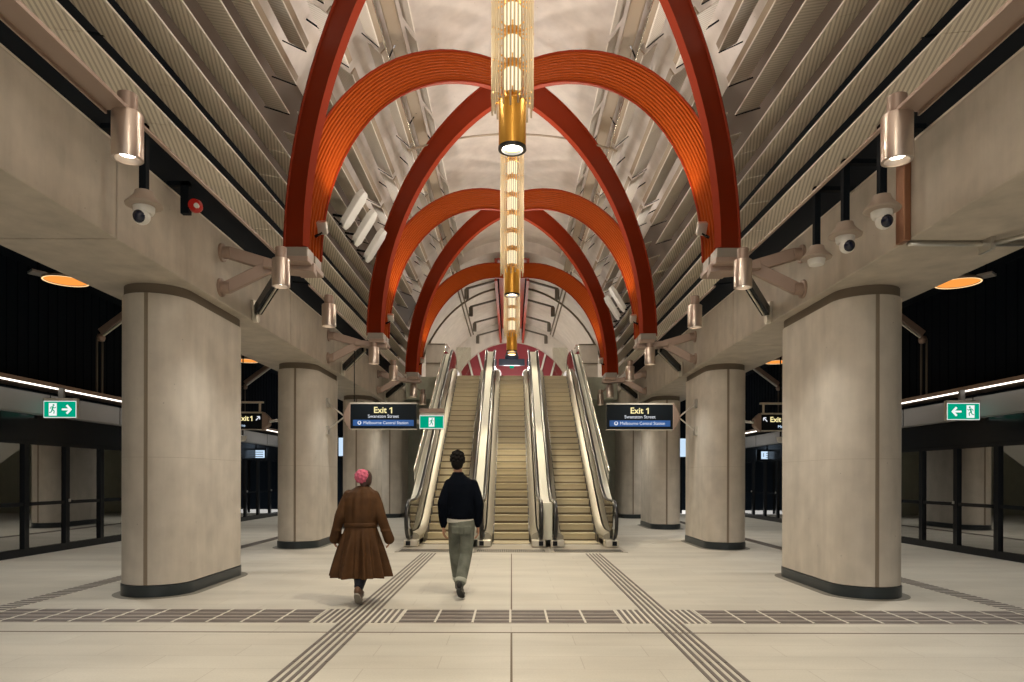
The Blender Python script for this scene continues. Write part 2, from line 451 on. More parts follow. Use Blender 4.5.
def stadium(cx, y0, y1, r, z, n=16):
    pts = []
    for i in range(n+1):
        a = PI + PI*i/n; pts.append(V((cx + r*math.cos(a), y0 + r + r*math.sin(a), z)))
    for i in range(n+1):
        a = PI*i/n; pts.append(V((cx + r*math.cos(a), y1 - r + r*math.sin(a), z)))
    return pts
COLY = [8.85, 14.95, 20.85, 26.6]
for s in (-1, 1):
    for k, y in enumerate(COLY):
        cx = s*4.74; y1 = y + 2.45; r = .45
        d = ['nearest', 'second', 'third', 'farthest'][k]
        t = thing('concrete_column', (cx, y+1.22, 0), '%s rounded concrete column of the %s row' % (d, SIDE[s]), 'column', 'concrete columns')
        mb = MB(); mb.rings([stadium(cx, y, y1, r, .16), stadium(cx, y, y1, r, 3.92)])
        smooth_by_angle(mb.build('shaft', 'concrete', t), 30)
        mb = MB(); mb.rings([stadium(cx, y+.02, y1-.02, r-.02, 3.92), stadium(cx, y+.02, y1-.02, r-.02, 4.05)])
        smooth_by_angle(mb.build('shadow_gap', 'dark_groove', t), 30)
        mb = MB(); mb.rings([stadium(cx, y-.012, y1+.012, r+.012, 0.006), stadium(cx, y-.012, y1+.012, r+.012, .15)])
        smooth_by_angle(mb.build('skirting', 'skirting_metal', t), 30)
        mb = MB(); mb.rings([stadium(cx, y-.11, y1+.11, r+.11, 0.0), stadium(cx, y-.11, y1+.11, r+.11, .005)])
        mb.build('base_ring', 'base_ring', t)
        mb = MB()
        a = math.radians(-84) if s < 0 else math.radians(-96)
        for da in (-.035, .035):
            x = cx + (r+.001)*math.cos(a+da); yy = y + r + (r+.001)*math.sin(a+da)
            mb.box(x-.007, x+.007, yy-.006, yy+.01, .16, 3.92)
        mb.box(cx + r*math.cos(a)-.016, cx + r*math.cos(a)+.016, y + r + r*math.sin(a)-.003, y + r + r*math.sin(a)+.02, .16, 3.92)
        mb.build('form_joint', 'joint_brown', t)
        mb = MB(); mb.rings([stadium(cx, y-.0015, y1+.0015, r+.0015, 1.805), stadium(cx, y-.0015, y1+.0015, r+.0015, 1.811)])
        mb.build('pour_line', 'pour_line', t)
# ------------------------------------------------------------------ tactile paving
def tactile_long(x0, x1, y0, y1, label):
    t = thing('tactile_strip', ((x0+x1)/2, (y0+y1)/2, 0), label, 'tactile paving')
    n = 5; w = (x1-x0)/n
    mb = MB()
    for k in range(n):
        xa = x0 + w*k + w*.29
        y = y0
        while y < y1-.02:
            ye = min(y+.585, y1)
            mb.box(xa, xa+w*.44, y, ye, 0, .006); y += .6
    mb.build('guide_bars', 'tactile_bar', t)
tactile_long(-1.86, -1.52, 1.0, 7.34, 'dark guide bars at the left of the foreground, before the cross strip')
tactile_long(1.50, 1.84, 1.0, 7.34, 'dark guide bars at the right of the foreground, before the cross strip')
tactile_long(-1.86, -1.52, 8.12, 14.15, 'dark guide bars leading from the cross strip to the left escalator')
tactile_long(1.50, 1.84, 8.12, 14.15, 'dark guide bars leading from the cross strip to the right escalator')
def tactile_cross(x0, x1, label):
    t = thing('tactile_strip', ((x0+x1)/2, 7.73, 0), label, 'tactile paving')
    mb = MB(); mb.box(x0, x1, 7.36, 8.10, 0, .003); mb.build('tiles', 'tactile_tile', t)
    mb = MB(); j = MB()
    for k in range(4):
        y = 7.40 + k*.185; mb.box(x0+.01, x1-.01, y, y+.09, .003, .008)
    n = max(1, round((x1-x0)/.385))
    for k in range(n+1):
        x = x0 + (x1-x0)*k/n; MB().box(x-.012, x+.012, 7.36, 8.10, .003, .0095).build('joint', 'tactile_joint', t)
    mb.build('bars', 'tactile_bar', t)
def tactile_square(x0, x1, label):
    t = thing('tactile_square', ((x0+x1)/2, 7.73, 0), label, 'tactile paving')
    mb = MB(); mb.box(x0, x1, 7.36, 8.10, 0, .003); mb.build('tiles', 'tactile_joint', t)
    n = 13; mb = MB()
    for k in range(n):
        x = x0 + (x1-x0)*(k+.25)/n; mb.box(x, x+(x1-x0)/n*.5, 7.36, 8.10, .003, .008)
    mb.build('bars', 'tactile_bar', t)
tactile_cross(-5.84, -2.15, 'dark tactile cross strip left of the left guide strip crossing')
tactile_cross(-1.22, 1.20, 'dark tactile cross strip between the two guide strip crossings')
tactile_cross(2.13, 5.82, 'dark tactile cross strip right of the right guide strip crossing')
tactile_square(-2.13, -1.24, 'square of lengthwise bars where the left guide strip crosses')
tactile_square(1.22, 2.11, 'square of lengthwise bars where the right guide strip crosses')
for s in (-1, 1):
    t = thing('tactile_strip', (s*5.98, 15, 0), 'narrow hatched tactile strip along the outer side of the %s columns' % SIDE[s], 'tactile paving')
    mb = MB(); mb.box(min(s*5.84,s*6.13), max(s*5.84,s*6.13), 5, 29, 0, .003); mb.build('tiles', 'tactile_joint', t)
    mb = MB(); y = 5.0
    while y < 29:
        a = [(s*5.85, y, .003), (s*5.85, y+.06, .003), (s*6.12, y+.10, .003), (s*6.12, y+.04, .003)]
        mb.prism(a, (0, 0, .005)); y += .115
    o = mb.build('bars', 'tactile_bar', t)
# expansion joint across the floor and along the centre line
mb = MB(); mb.box(-9.4, 9.4, 6.90, 6.93, 0, .002)
struct(mb.build('trim_8', 'dark_groove'))
mb = MB(); mb.box(-.006, .012, 2, 6.9, 0, .0015); mb.box(-.006, .012, 8.1, 14.1, 0, .0015)
struct(mb.build('trim_9', 'dark_groove'))
# ------------------------------------------------------------------ orange arches
def arch_sweep(p0, p1, phis, rs, w=.06, d=.52, hc=4.8, b=4.17):
    """box girder following a half ellipse over the diagonal p0-p1; fine ribs on the face towards the springing fan"""
    p0, p1 = V((*p0, 0)), V((*p1, 0)); mid = (p0+p1)/2; half = (p1-p0)/2
    dirv = half.normalized(); nrm = V((-dirv.y, dirv.x, 0)); L = half.length
    nr = 10; hd = d/2; hw = w/2
    def side(k):
        """k = 1 ribbed, 0 smooth"""
        o = [(hw+.024, hd), (hw+.024, hd-.022), (hw-.002, hd-.026)]
        g = (d-.07)/nr
        for q in range(nr):
            c = hd-.035 - g*(q+.5)
            o += [(hw-.010*k, c+g*.48), (hw+.008*k, c+g*.12), (hw+.008*k, c-g*.12), (hw-.010*k, c-g*.48)]
        return o + [(hw-.002, -hd+.026), (hw+.024, -hd+.022), (hw+.024, -hd)]
    rings = []; tone = []
    for ph in phis:
        c = mid - half*math.cos(ph) + V((0,0,hc + b*math.sin(ph)))
        tan = (dirv*L*math.sin(ph) + V((0,0,b*math.cos(ph)))).normalized()
        rad = nrm.cross(tan)
        out = c - (mid + V((0,0,hc)))
        if rad.dot(out) < 0: rad = -rad
        sg = rs if ph <= PI/2 else -rs
        prof = side(1 if sg > 0 else 0) + [(-u, v) for (u, v) in side(1 if sg < 0 else 0)[::-1]]
        rings.append([c + nrm*u + rad*v for (u, v) in prof])
        m = len(prof)//2
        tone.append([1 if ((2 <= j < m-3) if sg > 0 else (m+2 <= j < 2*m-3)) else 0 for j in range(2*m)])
    return rings, tone
AX = 3.09
NP = 44
def arch(p0, p1, label, rs, ph0=0, ph1=PI, b=4.17):
    n = int(NP*(ph1-ph0)/PI)
    mb = MB(); rg, tone = arch_sweep(p0, p1, [ph0+(ph1-ph0)*i/n for i in range(n+1)], rs, b=b); mb.rings(rg)
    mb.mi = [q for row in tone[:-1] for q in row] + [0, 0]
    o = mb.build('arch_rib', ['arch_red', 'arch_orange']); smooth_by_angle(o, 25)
    return tag(o, label, 'arch')
names = ['nearest', 'second', 'third']
for k in range(3):
    for s in (-1, 1):
        # runs from springing S[k] on side s to springing S[k+1] on the other side
        a = (s*AX, S[k]+.2); b = (-s*AX, S[k+1]-.2)
        if k == 0: lab = 'nearest orange arch rib, landing on the nearest %s bracket, crown out of frame' % SIDE[-s]
        elif k == 1: lab = 'orange diagonal arch rib from the nearest %s bracket to the second %s bracket' % (SIDE[s], SIDE[-s])
        else: lab = 'orange diagonal arch rib from the second %s bracket to the third %s bracket' % (SIDE[s], SIDE[-s])
        arch(a, b, lab, s, .14 if k == 0 else 0)
for s in (-1, 1):
    a = (s*AX, S[3]+.2); b = (-s*AX, S[4]-.2)
    arch(a, b, 'farthest orange half arch rib rising from the third %s bracket to the red slot' % SIDE[s], s, 0, PI/2, 4.02)
# ------------------------------------------------------------------ brackets carrying the arches
for s in (-1, 1):
    for k in (1, 2, 3):
        y = S[k]
        w = ['', 'nearest', 'second', 'third'][k]
        t = thing('arch_bracket', (s*4.15, y-.15, 4.2), '%s bronze forked bracket on the %s beam carrying arch feet' % (w, SIDE[s]), 'bracket', 'forked arch brackets')
        J = V((s*3.46, y-.12, 4.60))
        mb = MB(); mb.bar((s*4.05, y-.21, 4.76), J, .10, .17); mb.build('arm', 'copper_paint', t, bevel=.012)
        mb = MB(); mb.bar((s*4.05, y-.25, 4.25), J, .10, .17); mb.build('arm', 'copper_paint', t, bevel=.012)
        for (yy, z) in ((y-.21, 4.76), (y-.25, 4.25)):
            mb = MB(); mb.lathe((s*4.15, yy, z), [(.0001,0),(.13,0),(.13,-s*.03),(.09,-s*.035),(.085,-s*.14),(.0001,-s*.14)], 20, 'X')
            smooth_by_angle(mb.build('wall_plate', 'copper_paint', t), 35)
        mb = MB(); mb.bar(J+V((s*.1,0,0)), (s*2.86, y-.02, 4.56), .34, .12)
        mb.box(min(s*2.86,s*3.2), max(s*2.86,s*3.2), y-.40, y+.42, 4.58, 4.66)
        mb.build('cantilever', 'copper_paint', t, bevel=.012)
        mb = MB()
        for yy in (y-.2, y+.2):
            mb.box(min(s*2.88,s*3.24), max(s*2.88,s*3.24), yy-.16, yy+.16, 4.66, 4.80)
        mb.build('shoe', 'shoe_metal', t, bevel=.01)
        mb = MB(); mb.bar((s*4.06, y+.95, 4.22), (s*3.40, y+.05, 4.52), .12, .14); st = mb.build('strut', 'black_gloss', t)
        for dy in (-.05, .05):
            mb = MB(); mb.bar((s*(4.05+dy*.8), y+.95+dy, 4.215), (s*(3.40+dy*.8), y+.05+dy, 4.515), .02, .155); mb.build('edging', 'satin_steel', st)
        mb = MB(); mb.bar((s*4.125, y+.95, 4.38), (s*4.125, y+1.0, 4.08), .12, .04, (1,0,0))
        mb.lathe((s*4.14, y+1.0, 4.10), [(.0001,0),(.07,0),(.07,-s*.07),(.0001,-s*.07)], 14, 'X')
        mb.build('strut_plate', 'satin_steel', t)
        # small uplight clipped to the leg of the arch
        t2 = thing('arch_spotlight', (s*2.93, y+.10, 5.2), 'small steel spotlight clipped to the arch leg above the %s %s bracket' % (w, SIDE[s]), 'light', 'arch spotlights')
        mb = MB(); mb.obox((s*2.80, y+.12, 5.24), (1,0,0), (0,.8,.6), (0,-.6,.8), .07, .05, .09); mb.build('head', 'steel', t2, bevel=.01)
        mb = MB(); mb.bar((s*2.92, y+.16, 5.12), (s*2.80, y+.12, 5.17), .03, .03); mb.build('clamp', 'black_gloss', t2)
# ------------------------------------------------------------------ ceiling fins
FA, FB = 3.5, 4.85
RIN = [1.04, 1.169, 1.299, 1.44, 1.63, 1.817, 2.07, 2.515, 3.23, 4.55]
def solve_phi(r):
    lo, hi = 0.0, PI/2-.01
    for _ in range(50):
        m = (lo+hi)/2
        if (HC - H + FB*math.sin(m)) < r*FA*math.cos(m): lo = m
        else: hi = m
    return lo
PHI = [solve_phi(r) for r in RIN]
ROUT = [.957, 1.074, 1.198, 1.343, 1.508, 1.695, 1.943, 2.31, 3.0, 4.19]
def fin_depth(i):
    ph = PHI[i]; x, z = FA*math.cos(ph), HC + FB*math.sin(ph)
    nx, nz = math.cos(ph)/FA, math.sin(ph)/FB; l = math.hypot(nx, nz); nx, nz = nx/l, nz/l
    # depth so that the outer edge is seen at ROUT
    d = (ROUT[i]*x - (z-H)) / (nz - ROUT[i]*nx)
    return x, z, nx, nz, max(.2, min(.46, d))
def fin(i, s, y0, y1, where):
    x, z, nx, nz, d = fin_depth(i)
    th = .012
    tx, tz = nz, -nx                         # along the curve, downwards
    lab = '%s ceiling fin above the %s beam, %s' % (ORD[i], SIDE[s], where)
    cx, cz = x + nx*d/2, z + nz*d/2
    t = thing('ceiling_fin', (s*cx, (y0+y1)/2, cz), lab, 'ceiling fin', 'long ceiling fins')
    mb = MB()
    ax = V((s*nx, 0, nz)); az = V((s*tx, 0, tz))
    L = 1.65; y = y0
    nseg = max(1, round((y1-y0)/L)); L = (y1-y0)/nseg
    for q in range(nseg):
        a = y0 + q*L; b = a + L
        mb.obox(V((s*cx, (a+b)/2, cz)), ax, V((0,1,0)), az, d/2-.012, (b-a)/2-.006, th/2)
    mb.build('blade', 'fin_perforated' if i < 4 else 'fin_ribbed', t)
    mb = MB(); mb.obox(V((s*x, (y0+y1)/2, z)), ax, V((0,1,0)), az, .009, (y1-y0)/2, th/2+.003)
    mb.build('edge_trim', 'fin_edge', t)
    if 5 <= i <= 8:                           # brown return along the edge facing the crown
        mb = MB(); mb.obox(V((s*(x-tx*.062+nx*.03), (y0+y1)/2, z-tz*.062+nz*.03)), ax, V((0,1,0)), az, .012, (y1-y0)/2, .055)
        mb.build('return_flange', 'service_tray', t)
    mb = MB(); mb.bar((s*(x+nx*(d-.03)), (y0+y1)/2, z+nz*(d-.03)), (s*(x+nx*.64), (y0+y1)/2, z+nz*.64), .02, .02, (0,1,0)); mb.build('tie_rod', 'black_matte', t)
    if 4 <= i < 9:
        for yy, q in ((y1, 1),):
            mb = MB(); mb.bar((s*(x-nx*.03-tx*-.03), yy-q*.05, z-nz*.03+tz*.03), (s*(x+nx*.34+tx*.03), yy-q*.05, z+nz*.30+tz*.03), .014, .014)
            mb.build('hanger', 'black_gloss', t)
    return t
def zA(k, ph): return S[k] - .2 - (SP/2-.2)*(1-math.cos(ph))
def zB(k, ph): return S[k] + .2 + (SP/2-.2)*(1-math.cos(ph))
Bw = ['', 'nearest', 'second', 'third']
for s in (-1, 1):
    for i in range(10):
        ph = PHI[i]
        if i < 4:
            secs = [(2.6, S[1], 'nearest stretch, up to the nearest arch bracket'), (S[1], S[2], 'between the nearest and second arch brackets'),
                    (S[2], S[3], 'between the second and third arch brackets'), (S[3], 24.3, 'beyond the third arch bracket')]
            for a, b, wv in secs: fin(i, s, a+.01, b-.01, wv)
        else:
            for k in (1, 2, 3):
                cA = zA(k, ph) + (.15 if k == 1 else -.25); cB = zB(k, ph) - .28
                a0 = zB(k-1, ph) - .06
                if k == 1: a0 = max(a0, 4.5)
                a1 = cA
                fin(i, s, a0, a1, ['', 'before the nearest arch', 'between nearest and second arches', 'between second and third arches'][k])
                b0 = cA + .22; b1 = cB
                if b1 - b0 > 1.1:
                    fin(i, s, b0, b1, 'short piece within the %s arch fan' % Bw[k])
    # brown service tray between ninth and tenth fin, with its cable
    r = 3.85; ph = solve_phi(r); x, z = 3.62*math.cos(ph), HC + 5.0*math.sin(ph)
    t = thing('service_tray', (s*x, 13, z), 'narrow brown service tray running lengthwise under the %s half of the vault' % SIDE[s], 'cable tray')
    mb = MB(); mb.box(s*x-.10, s*x+.10, 4, 24.3, z, z+.04); mb.box(s*x-.11, s*x-.10, 4, 24.3, z-.02, z+.06); mb.box(s*x+.10, s*x+.11, 4, 24.3, z-.02, z+.06)
    mb.build('tray', 'service_tray', t)
    mb = MB(); mb.tube([(s*(x+.22), 4, z-.03), (s*(x+.22), 24.3, z-.03)], .022, 8); mb.build('conduit', 'bright_steel', t)
    y = 4.6
    while y < 24:
        mb = MB(); mb.bar((s*x, y, z+.02), (s*(x+.24), y+.5, z-.02), .02, .02); mb.bar((s*x, y, z+.0), (s*x, y, z+.42), .02, .02); y += 2.3
        mb.build('hanger', 'black_gloss', t)
# ------------------------------------------------------------------ downlights and their bronze track
DLX = 3.1; DLY = [5.56, 9.26, 11.69, 15.5, 18.1, 21.8, 24.1]
for s in (-1, 1):
    for k, (a, b) in enumerate(((1.0, 5.49), (5.70, S[1]-.75), (S[1]+.75, S[2]-.75), (S[2]+.75, S[3]-.75), (S[3]+.75, 24.2))):
        mb = MB(); xi = 3.05 if k == 0 else 3.17
        if k == 0:
            mb.box(min(s*xi,s*3.24), max(s*xi,s*3.24), a, b, 4.47, 4.50); mb.box(min(s*3.225,s*3.24), max(s*3.225,s*3.24), a, b, 4.44, 4.50)
        else: mb.box(min(s*3.16,s*3.195), max(s*3.16,s*3.195), a, b, 4.555, 4.575)
        tag(mb.build('lamp_track', 'copper_paint'), 'bronze lamp track beside the %s beam, %s' % (SIDE[s], ['this side of the first downlight','from the first downlight to the nearest bracket','between the nearest and second brackets','between the second and third brackets','beyond the third bracket'][k]), 'lamp track', 'bronze lamp tracks')
    for k, y in enumerate(DLY):
        x = s*DLX
        t = thing('downlight', (x, y, 4.11), 'bronze cylinder downlight, %s from the front along the %s beam' % (ORD[k], SIDE[s]), 'downlight', 'cylinder downlights')
        mb = MB(); mb.lathe((x, y, 4.11), [(.095,0),(.118,0),(.118,.36),(.112,.37),(.0001,.37)], 28, caps=False)
        mb.lathe((x, y, 4.11), [(.100,0),(.062,.05),(.0001,.055)], 28, caps=False)
        smooth_by_angle(mb.build('housing', 'lamp_bronze', t), 40)
        mb = MB(); mb.lathe((x, y, 4.48), [(.075,0),(.075,.15),(.06,.16)], 20)
        smooth_by_angle(mb.build('neck', 'copper_paint', t), 40)
        mb = MB(); mb.lathe((x, y, 4.15), [(.0001,0),(.062,0),(.062,.012),(.0001,.012)], 24)
        mb.build('lens', 'lamp_glow', t)
        light('SPOT', 'downlight_beam', (x, y, 4.09), 115, LC, .08, (x*.96, y, 0), 115, .8)
# ------------------------------------------------------------------ hanging cameras and beacon
def hang_cam(x, y, z, label, k):
    t = thing('dome_camera', (x, y, z), label, 'camera', 'hanging dome cameras')
    mb = MB(); mb.box(x-.035, x+.035, y-.035, y+.035, z+.16, 5.02); mb.box(min(x-.035, x*1.12), max(x+.035, x*1.12), y-.035, y+.035, 5.09, 5.14); mb.box(x-.035, x+.035, y-.035, y+.035, 5.02, 5.14); mb.build('drop_pole', 'black_matte', t)
    mb = MB(); mb.lathe((x, y, z), [(.10,.02),(.175,.03),(.18,.045),(.10,.13),(.085,.18),(.0001,.18)], 28)
    smooth_by_angle(mb.build('hood', 'camera_shell', t), 40)
    mb = MB(); mb.lathe((x, y, z), [(.105,.04),(.10,-.02),(.085,-.05),(.0001,-.055)], 24); smooth_by_angle(mb.build('collar', 'camera_white', t), 40)
    if k != 2:
        mb = MB(); prof = [(.085*math.sin(PI*i/10)+.0001, -.085*math.cos(PI*i/10)) for i in range(11)]
        mb.lathe((x+(.01 if x>0 else -.01), y-.03, z-.085), prof, 20); smooth_by_angle(mb.build('ball', 'camera_white', t), 60)
        mb = MB(); mb.lathe((x+(.01 if x>0 else -.01), y-.06, z-.095), [(r*.8, q*.8) for r, q in prof], 20); smooth_by_angle(mb.build('lens', 'dome_glass', t), 60)
hang_cam(-3.75, 7.03, 4.28, 'dome camera on a black pole in front of the left beam', 0)
hang_cam(3.75, 7.0, 4.24, 'nearest of the three dome cameras hanging along the right beam', 0)
hang_cam(3.75, 7.77, 4.25, 'middle of the three dome cameras hanging along the right beam', 1)
hang_cam(3.75, 8.5, 4.23, 'farthest and flattest of the three hanging cameras along the right beam', 2)
t = thing('fire_beacon', (-3.95, 8.4, 4.85), 'small red alarm beacon on a black mount above the left beam', 'beacon')
mb = MB(); mb.box(-4.02, -3.92, 8.36, 8.44, 4.75, 5.14); mb.box(-4.22, -3.92, 8.36, 8.44, 5.09, 5.14); mb.build('mount', 'black_matte', t)
mb = MB(); mb.lathe((-3.85, 8.40, 4.85), [(.0001,-.06),(.07,-.06),(.085,0),(.06,.06),(.0001,.07)], 18, 'Y'); smooth_by_angle(mb.build('lamp', 'beacon_red', t), 40)
mb = MB(); mb.lathe((-3.81, 8.33, 4.83), [(.0001,-.02),(.03,-.015),(.03,.02),(.0001,.02)], 12, 'Y'); mb.build('lens', 'camera_white', t)
# conduit on the right beam
t = thing('conduit', (4.1, 7.25, 4.0), 'upright copper conduit cover on the right beam joint', 'pipe')
mb = MB(); mb.box(4.07, 4.149, 7.17, 7.33, 4.03, 5.04); mb.build('cover', 'copper_pipe', t, bevel=.012)
t = thing('pipe', (5.2, 7.25, 4.0), 'thin steel pipes clamped under the right beam beside the copper conduit', 'pipe')
mb = MB(); mb.tube([(4.16,7.25,4.02),(4.3,7.25,4.02),(6.4,7.25,4.02)], .025, 10); mb.build('run', 'steel', t, True)
mb = MB(); mb.tube([(4.95,7.15,3.98),(5.2,6.75,3.98),(5.55,6.0,3.98)], .025, 10); mb.build('branch', 'steel', t, True)
mb = MB(); mb.box(4.93,4.97,7.10,7.29,3.92,4.05); mb.build('clamp', 'steel', t)
# ------------------------------------------------------------------ chandeliers
CHL = ['nearest and largest glass rod chandelier hanging at the top of the frame', 'second glass rod chandelier, below the brass end of the nearest', 'third and smallest glass rod chandelier, in front of the red slot']
for k in range(3):
    y = NODE[k]; zb = 4.98; zt = 9.0
    t = thing('chandelier', (0, y, zb), CHL[k], 'chandelier', 'glass rod chandeliers')
    mb = MB(); mb.lathe((0,y,zb), [(.125,0),(.142,0),(.142,.48),(.10,.52),(.0001,.52)], 32, caps=False); mb.lathe((0,y,zb), [(.125,0),(.115,.07)], 32, caps=False)
    smooth_by_angle(mb.build('lamp_housing', 'brass', t), 40)
    mb = MB(); mb.lathe((0,y,zb+.03), [(.0001,0),(.112,0),(.112,.012),(.0001,.012)], 28); mb.build('lens', 'lamp_glow', t)
    mb = MB(); mb.lathe((0,y,zb-.012), [(.112,0),(.146,0),(.146,.03),(.112,.03),(.112,0)], 32, caps=False); mb.build('rim', 'rubber', t)
    z = zb + .53; n = 0
    core = MB()
    while z < zt-.1:
        core.lathe((0,y,z+.05), [(.085,0),(.085,.235)], 20)
        mb = MB(); mb.lathe((0,y,z-.045), [(.0001,0),(.092,0),(.092,.085),(.0001,.085)], 24)
        for q in range(12):
            a = 2*PI*q/12
            mb.bar((0.08*math.cos(a), y+.08*math.sin(a), z), (.225*math.cos(a), y+.225*math.sin(a), z), .012, .012)
        smooth_by_angle(mb.build('ring', 'brass', t), 40)
        z += .334; n += 1
    smooth_by_angle(core.build('light_core', 'core_glow', t), 40)
    mb = MB(); nr = 34
    for q in range(nr):
        a = 2*PI*q/nr; r = .212
        z0 = zb + .42 + .07*math.sin(q*2.7)
        mb.tube([(r*math.cos(a), y+r*math.sin(a), z0), (r*math.cos(a), y+r*math.sin(a), zt)], .012, 6)
    mb.build('glass_rods', 'rod_glass', t, True)
    mb = MB(); mb.lathe((0,y,zt-.05), [(.0001,0),(.23,0),(.23,.08),(.0001,.1)], 24); mb.build('top_plate', 'brass', t)
    mb = MB(); mb.tube([(0,y,zt), (0,y,9.95)], .03, 8); mb.build('stem', 'steel', t)
    light('SPOT', 'chandelier_beam', (0, y, zb-.04), 330, (1,.86,.62), .1, (0, y, 0), 110, .7)
    for dz in (.8, 1.8, 2.8):
        for (dx, dy) in ((-.62, 0), (.62, 0)):
            light('POINT', 'chandelier_fill', (dx, y+dy, zb+dz), 22, (1,.92,.78), .12)  # added fill points floating beside the rods, brightening columns and fins
# cross wires at the second chandelier
t = thing('stay_wire', (0, NODE[1]+1.5, 8.4), 'curved cable stay behind the second chandelier', 'cable')
mb = MB(); mb.tube([( -2.2 + 4.4*i/16, NODE[1]+1.5, 8.75 - .35*(2*i/16-1)**2) for i in range(17)], .02, 6); mb.build('cable', 'service_tray', t)
# ------------------------------------------------------------------ white floodlights between the fins
def flood(s, y, r, label):
    ph = solve_phi(r); x, z = 3.3*math.cos(ph), HC + 4.55*math.sin(ph)
    t = thing('floodlight', (s*x, y, z), label, 'floodlight', 'white floodlights')
    d = V((-s*.55, -.1, .84)).normalized(); ay = V((0,1,0)); ay = (ay - d*ay.dot(d)).normalized(); ax = d.cross(ay)
    c = V((s*(x-.02), y, z))
    mb = MB()
    sec = [(-.42,.10,.09),(-.30,.17,.11),(.22,.17,.12),(.36,.10,.10)]
    rings = []
    for (t0, w, h) in sec:
        p = c + d*t0
        rings.append([p+ax*h*.5*i+ay*w*j for i, j in ((-1,-1),(1,-1),(1,1),(-1,1))])
    mb.rings(rings); mb.build('housing', 'white_box', t, bevel=.015)
    mb = MB(); mb.bar(c-d*.40-ay*.2, c-d*.40+ay*.2, .05, .05); mb.bar(c-d*.2, c-d*.2+V((s*.3,0,.05)), .04, .04)
    mb.bar(c-d*.40, c-d*.2+V((s*.28,0,.0)), .03, .03); mb.build('mount', 'black_gloss', t)
for k, y in enumerate((13.2, 14.15, 15.2)):
    flood(-1, y-.3, 1.64, 'white floodlight on the left ceiling fins, %s from the front' % ORD[k])
for k, y in enumerate((19.6, 20.6, 21.8)):
    flood(1, y-.3, 1.64, 'white floodlight on the right ceiling fins, %s from the front' % ORD[k])
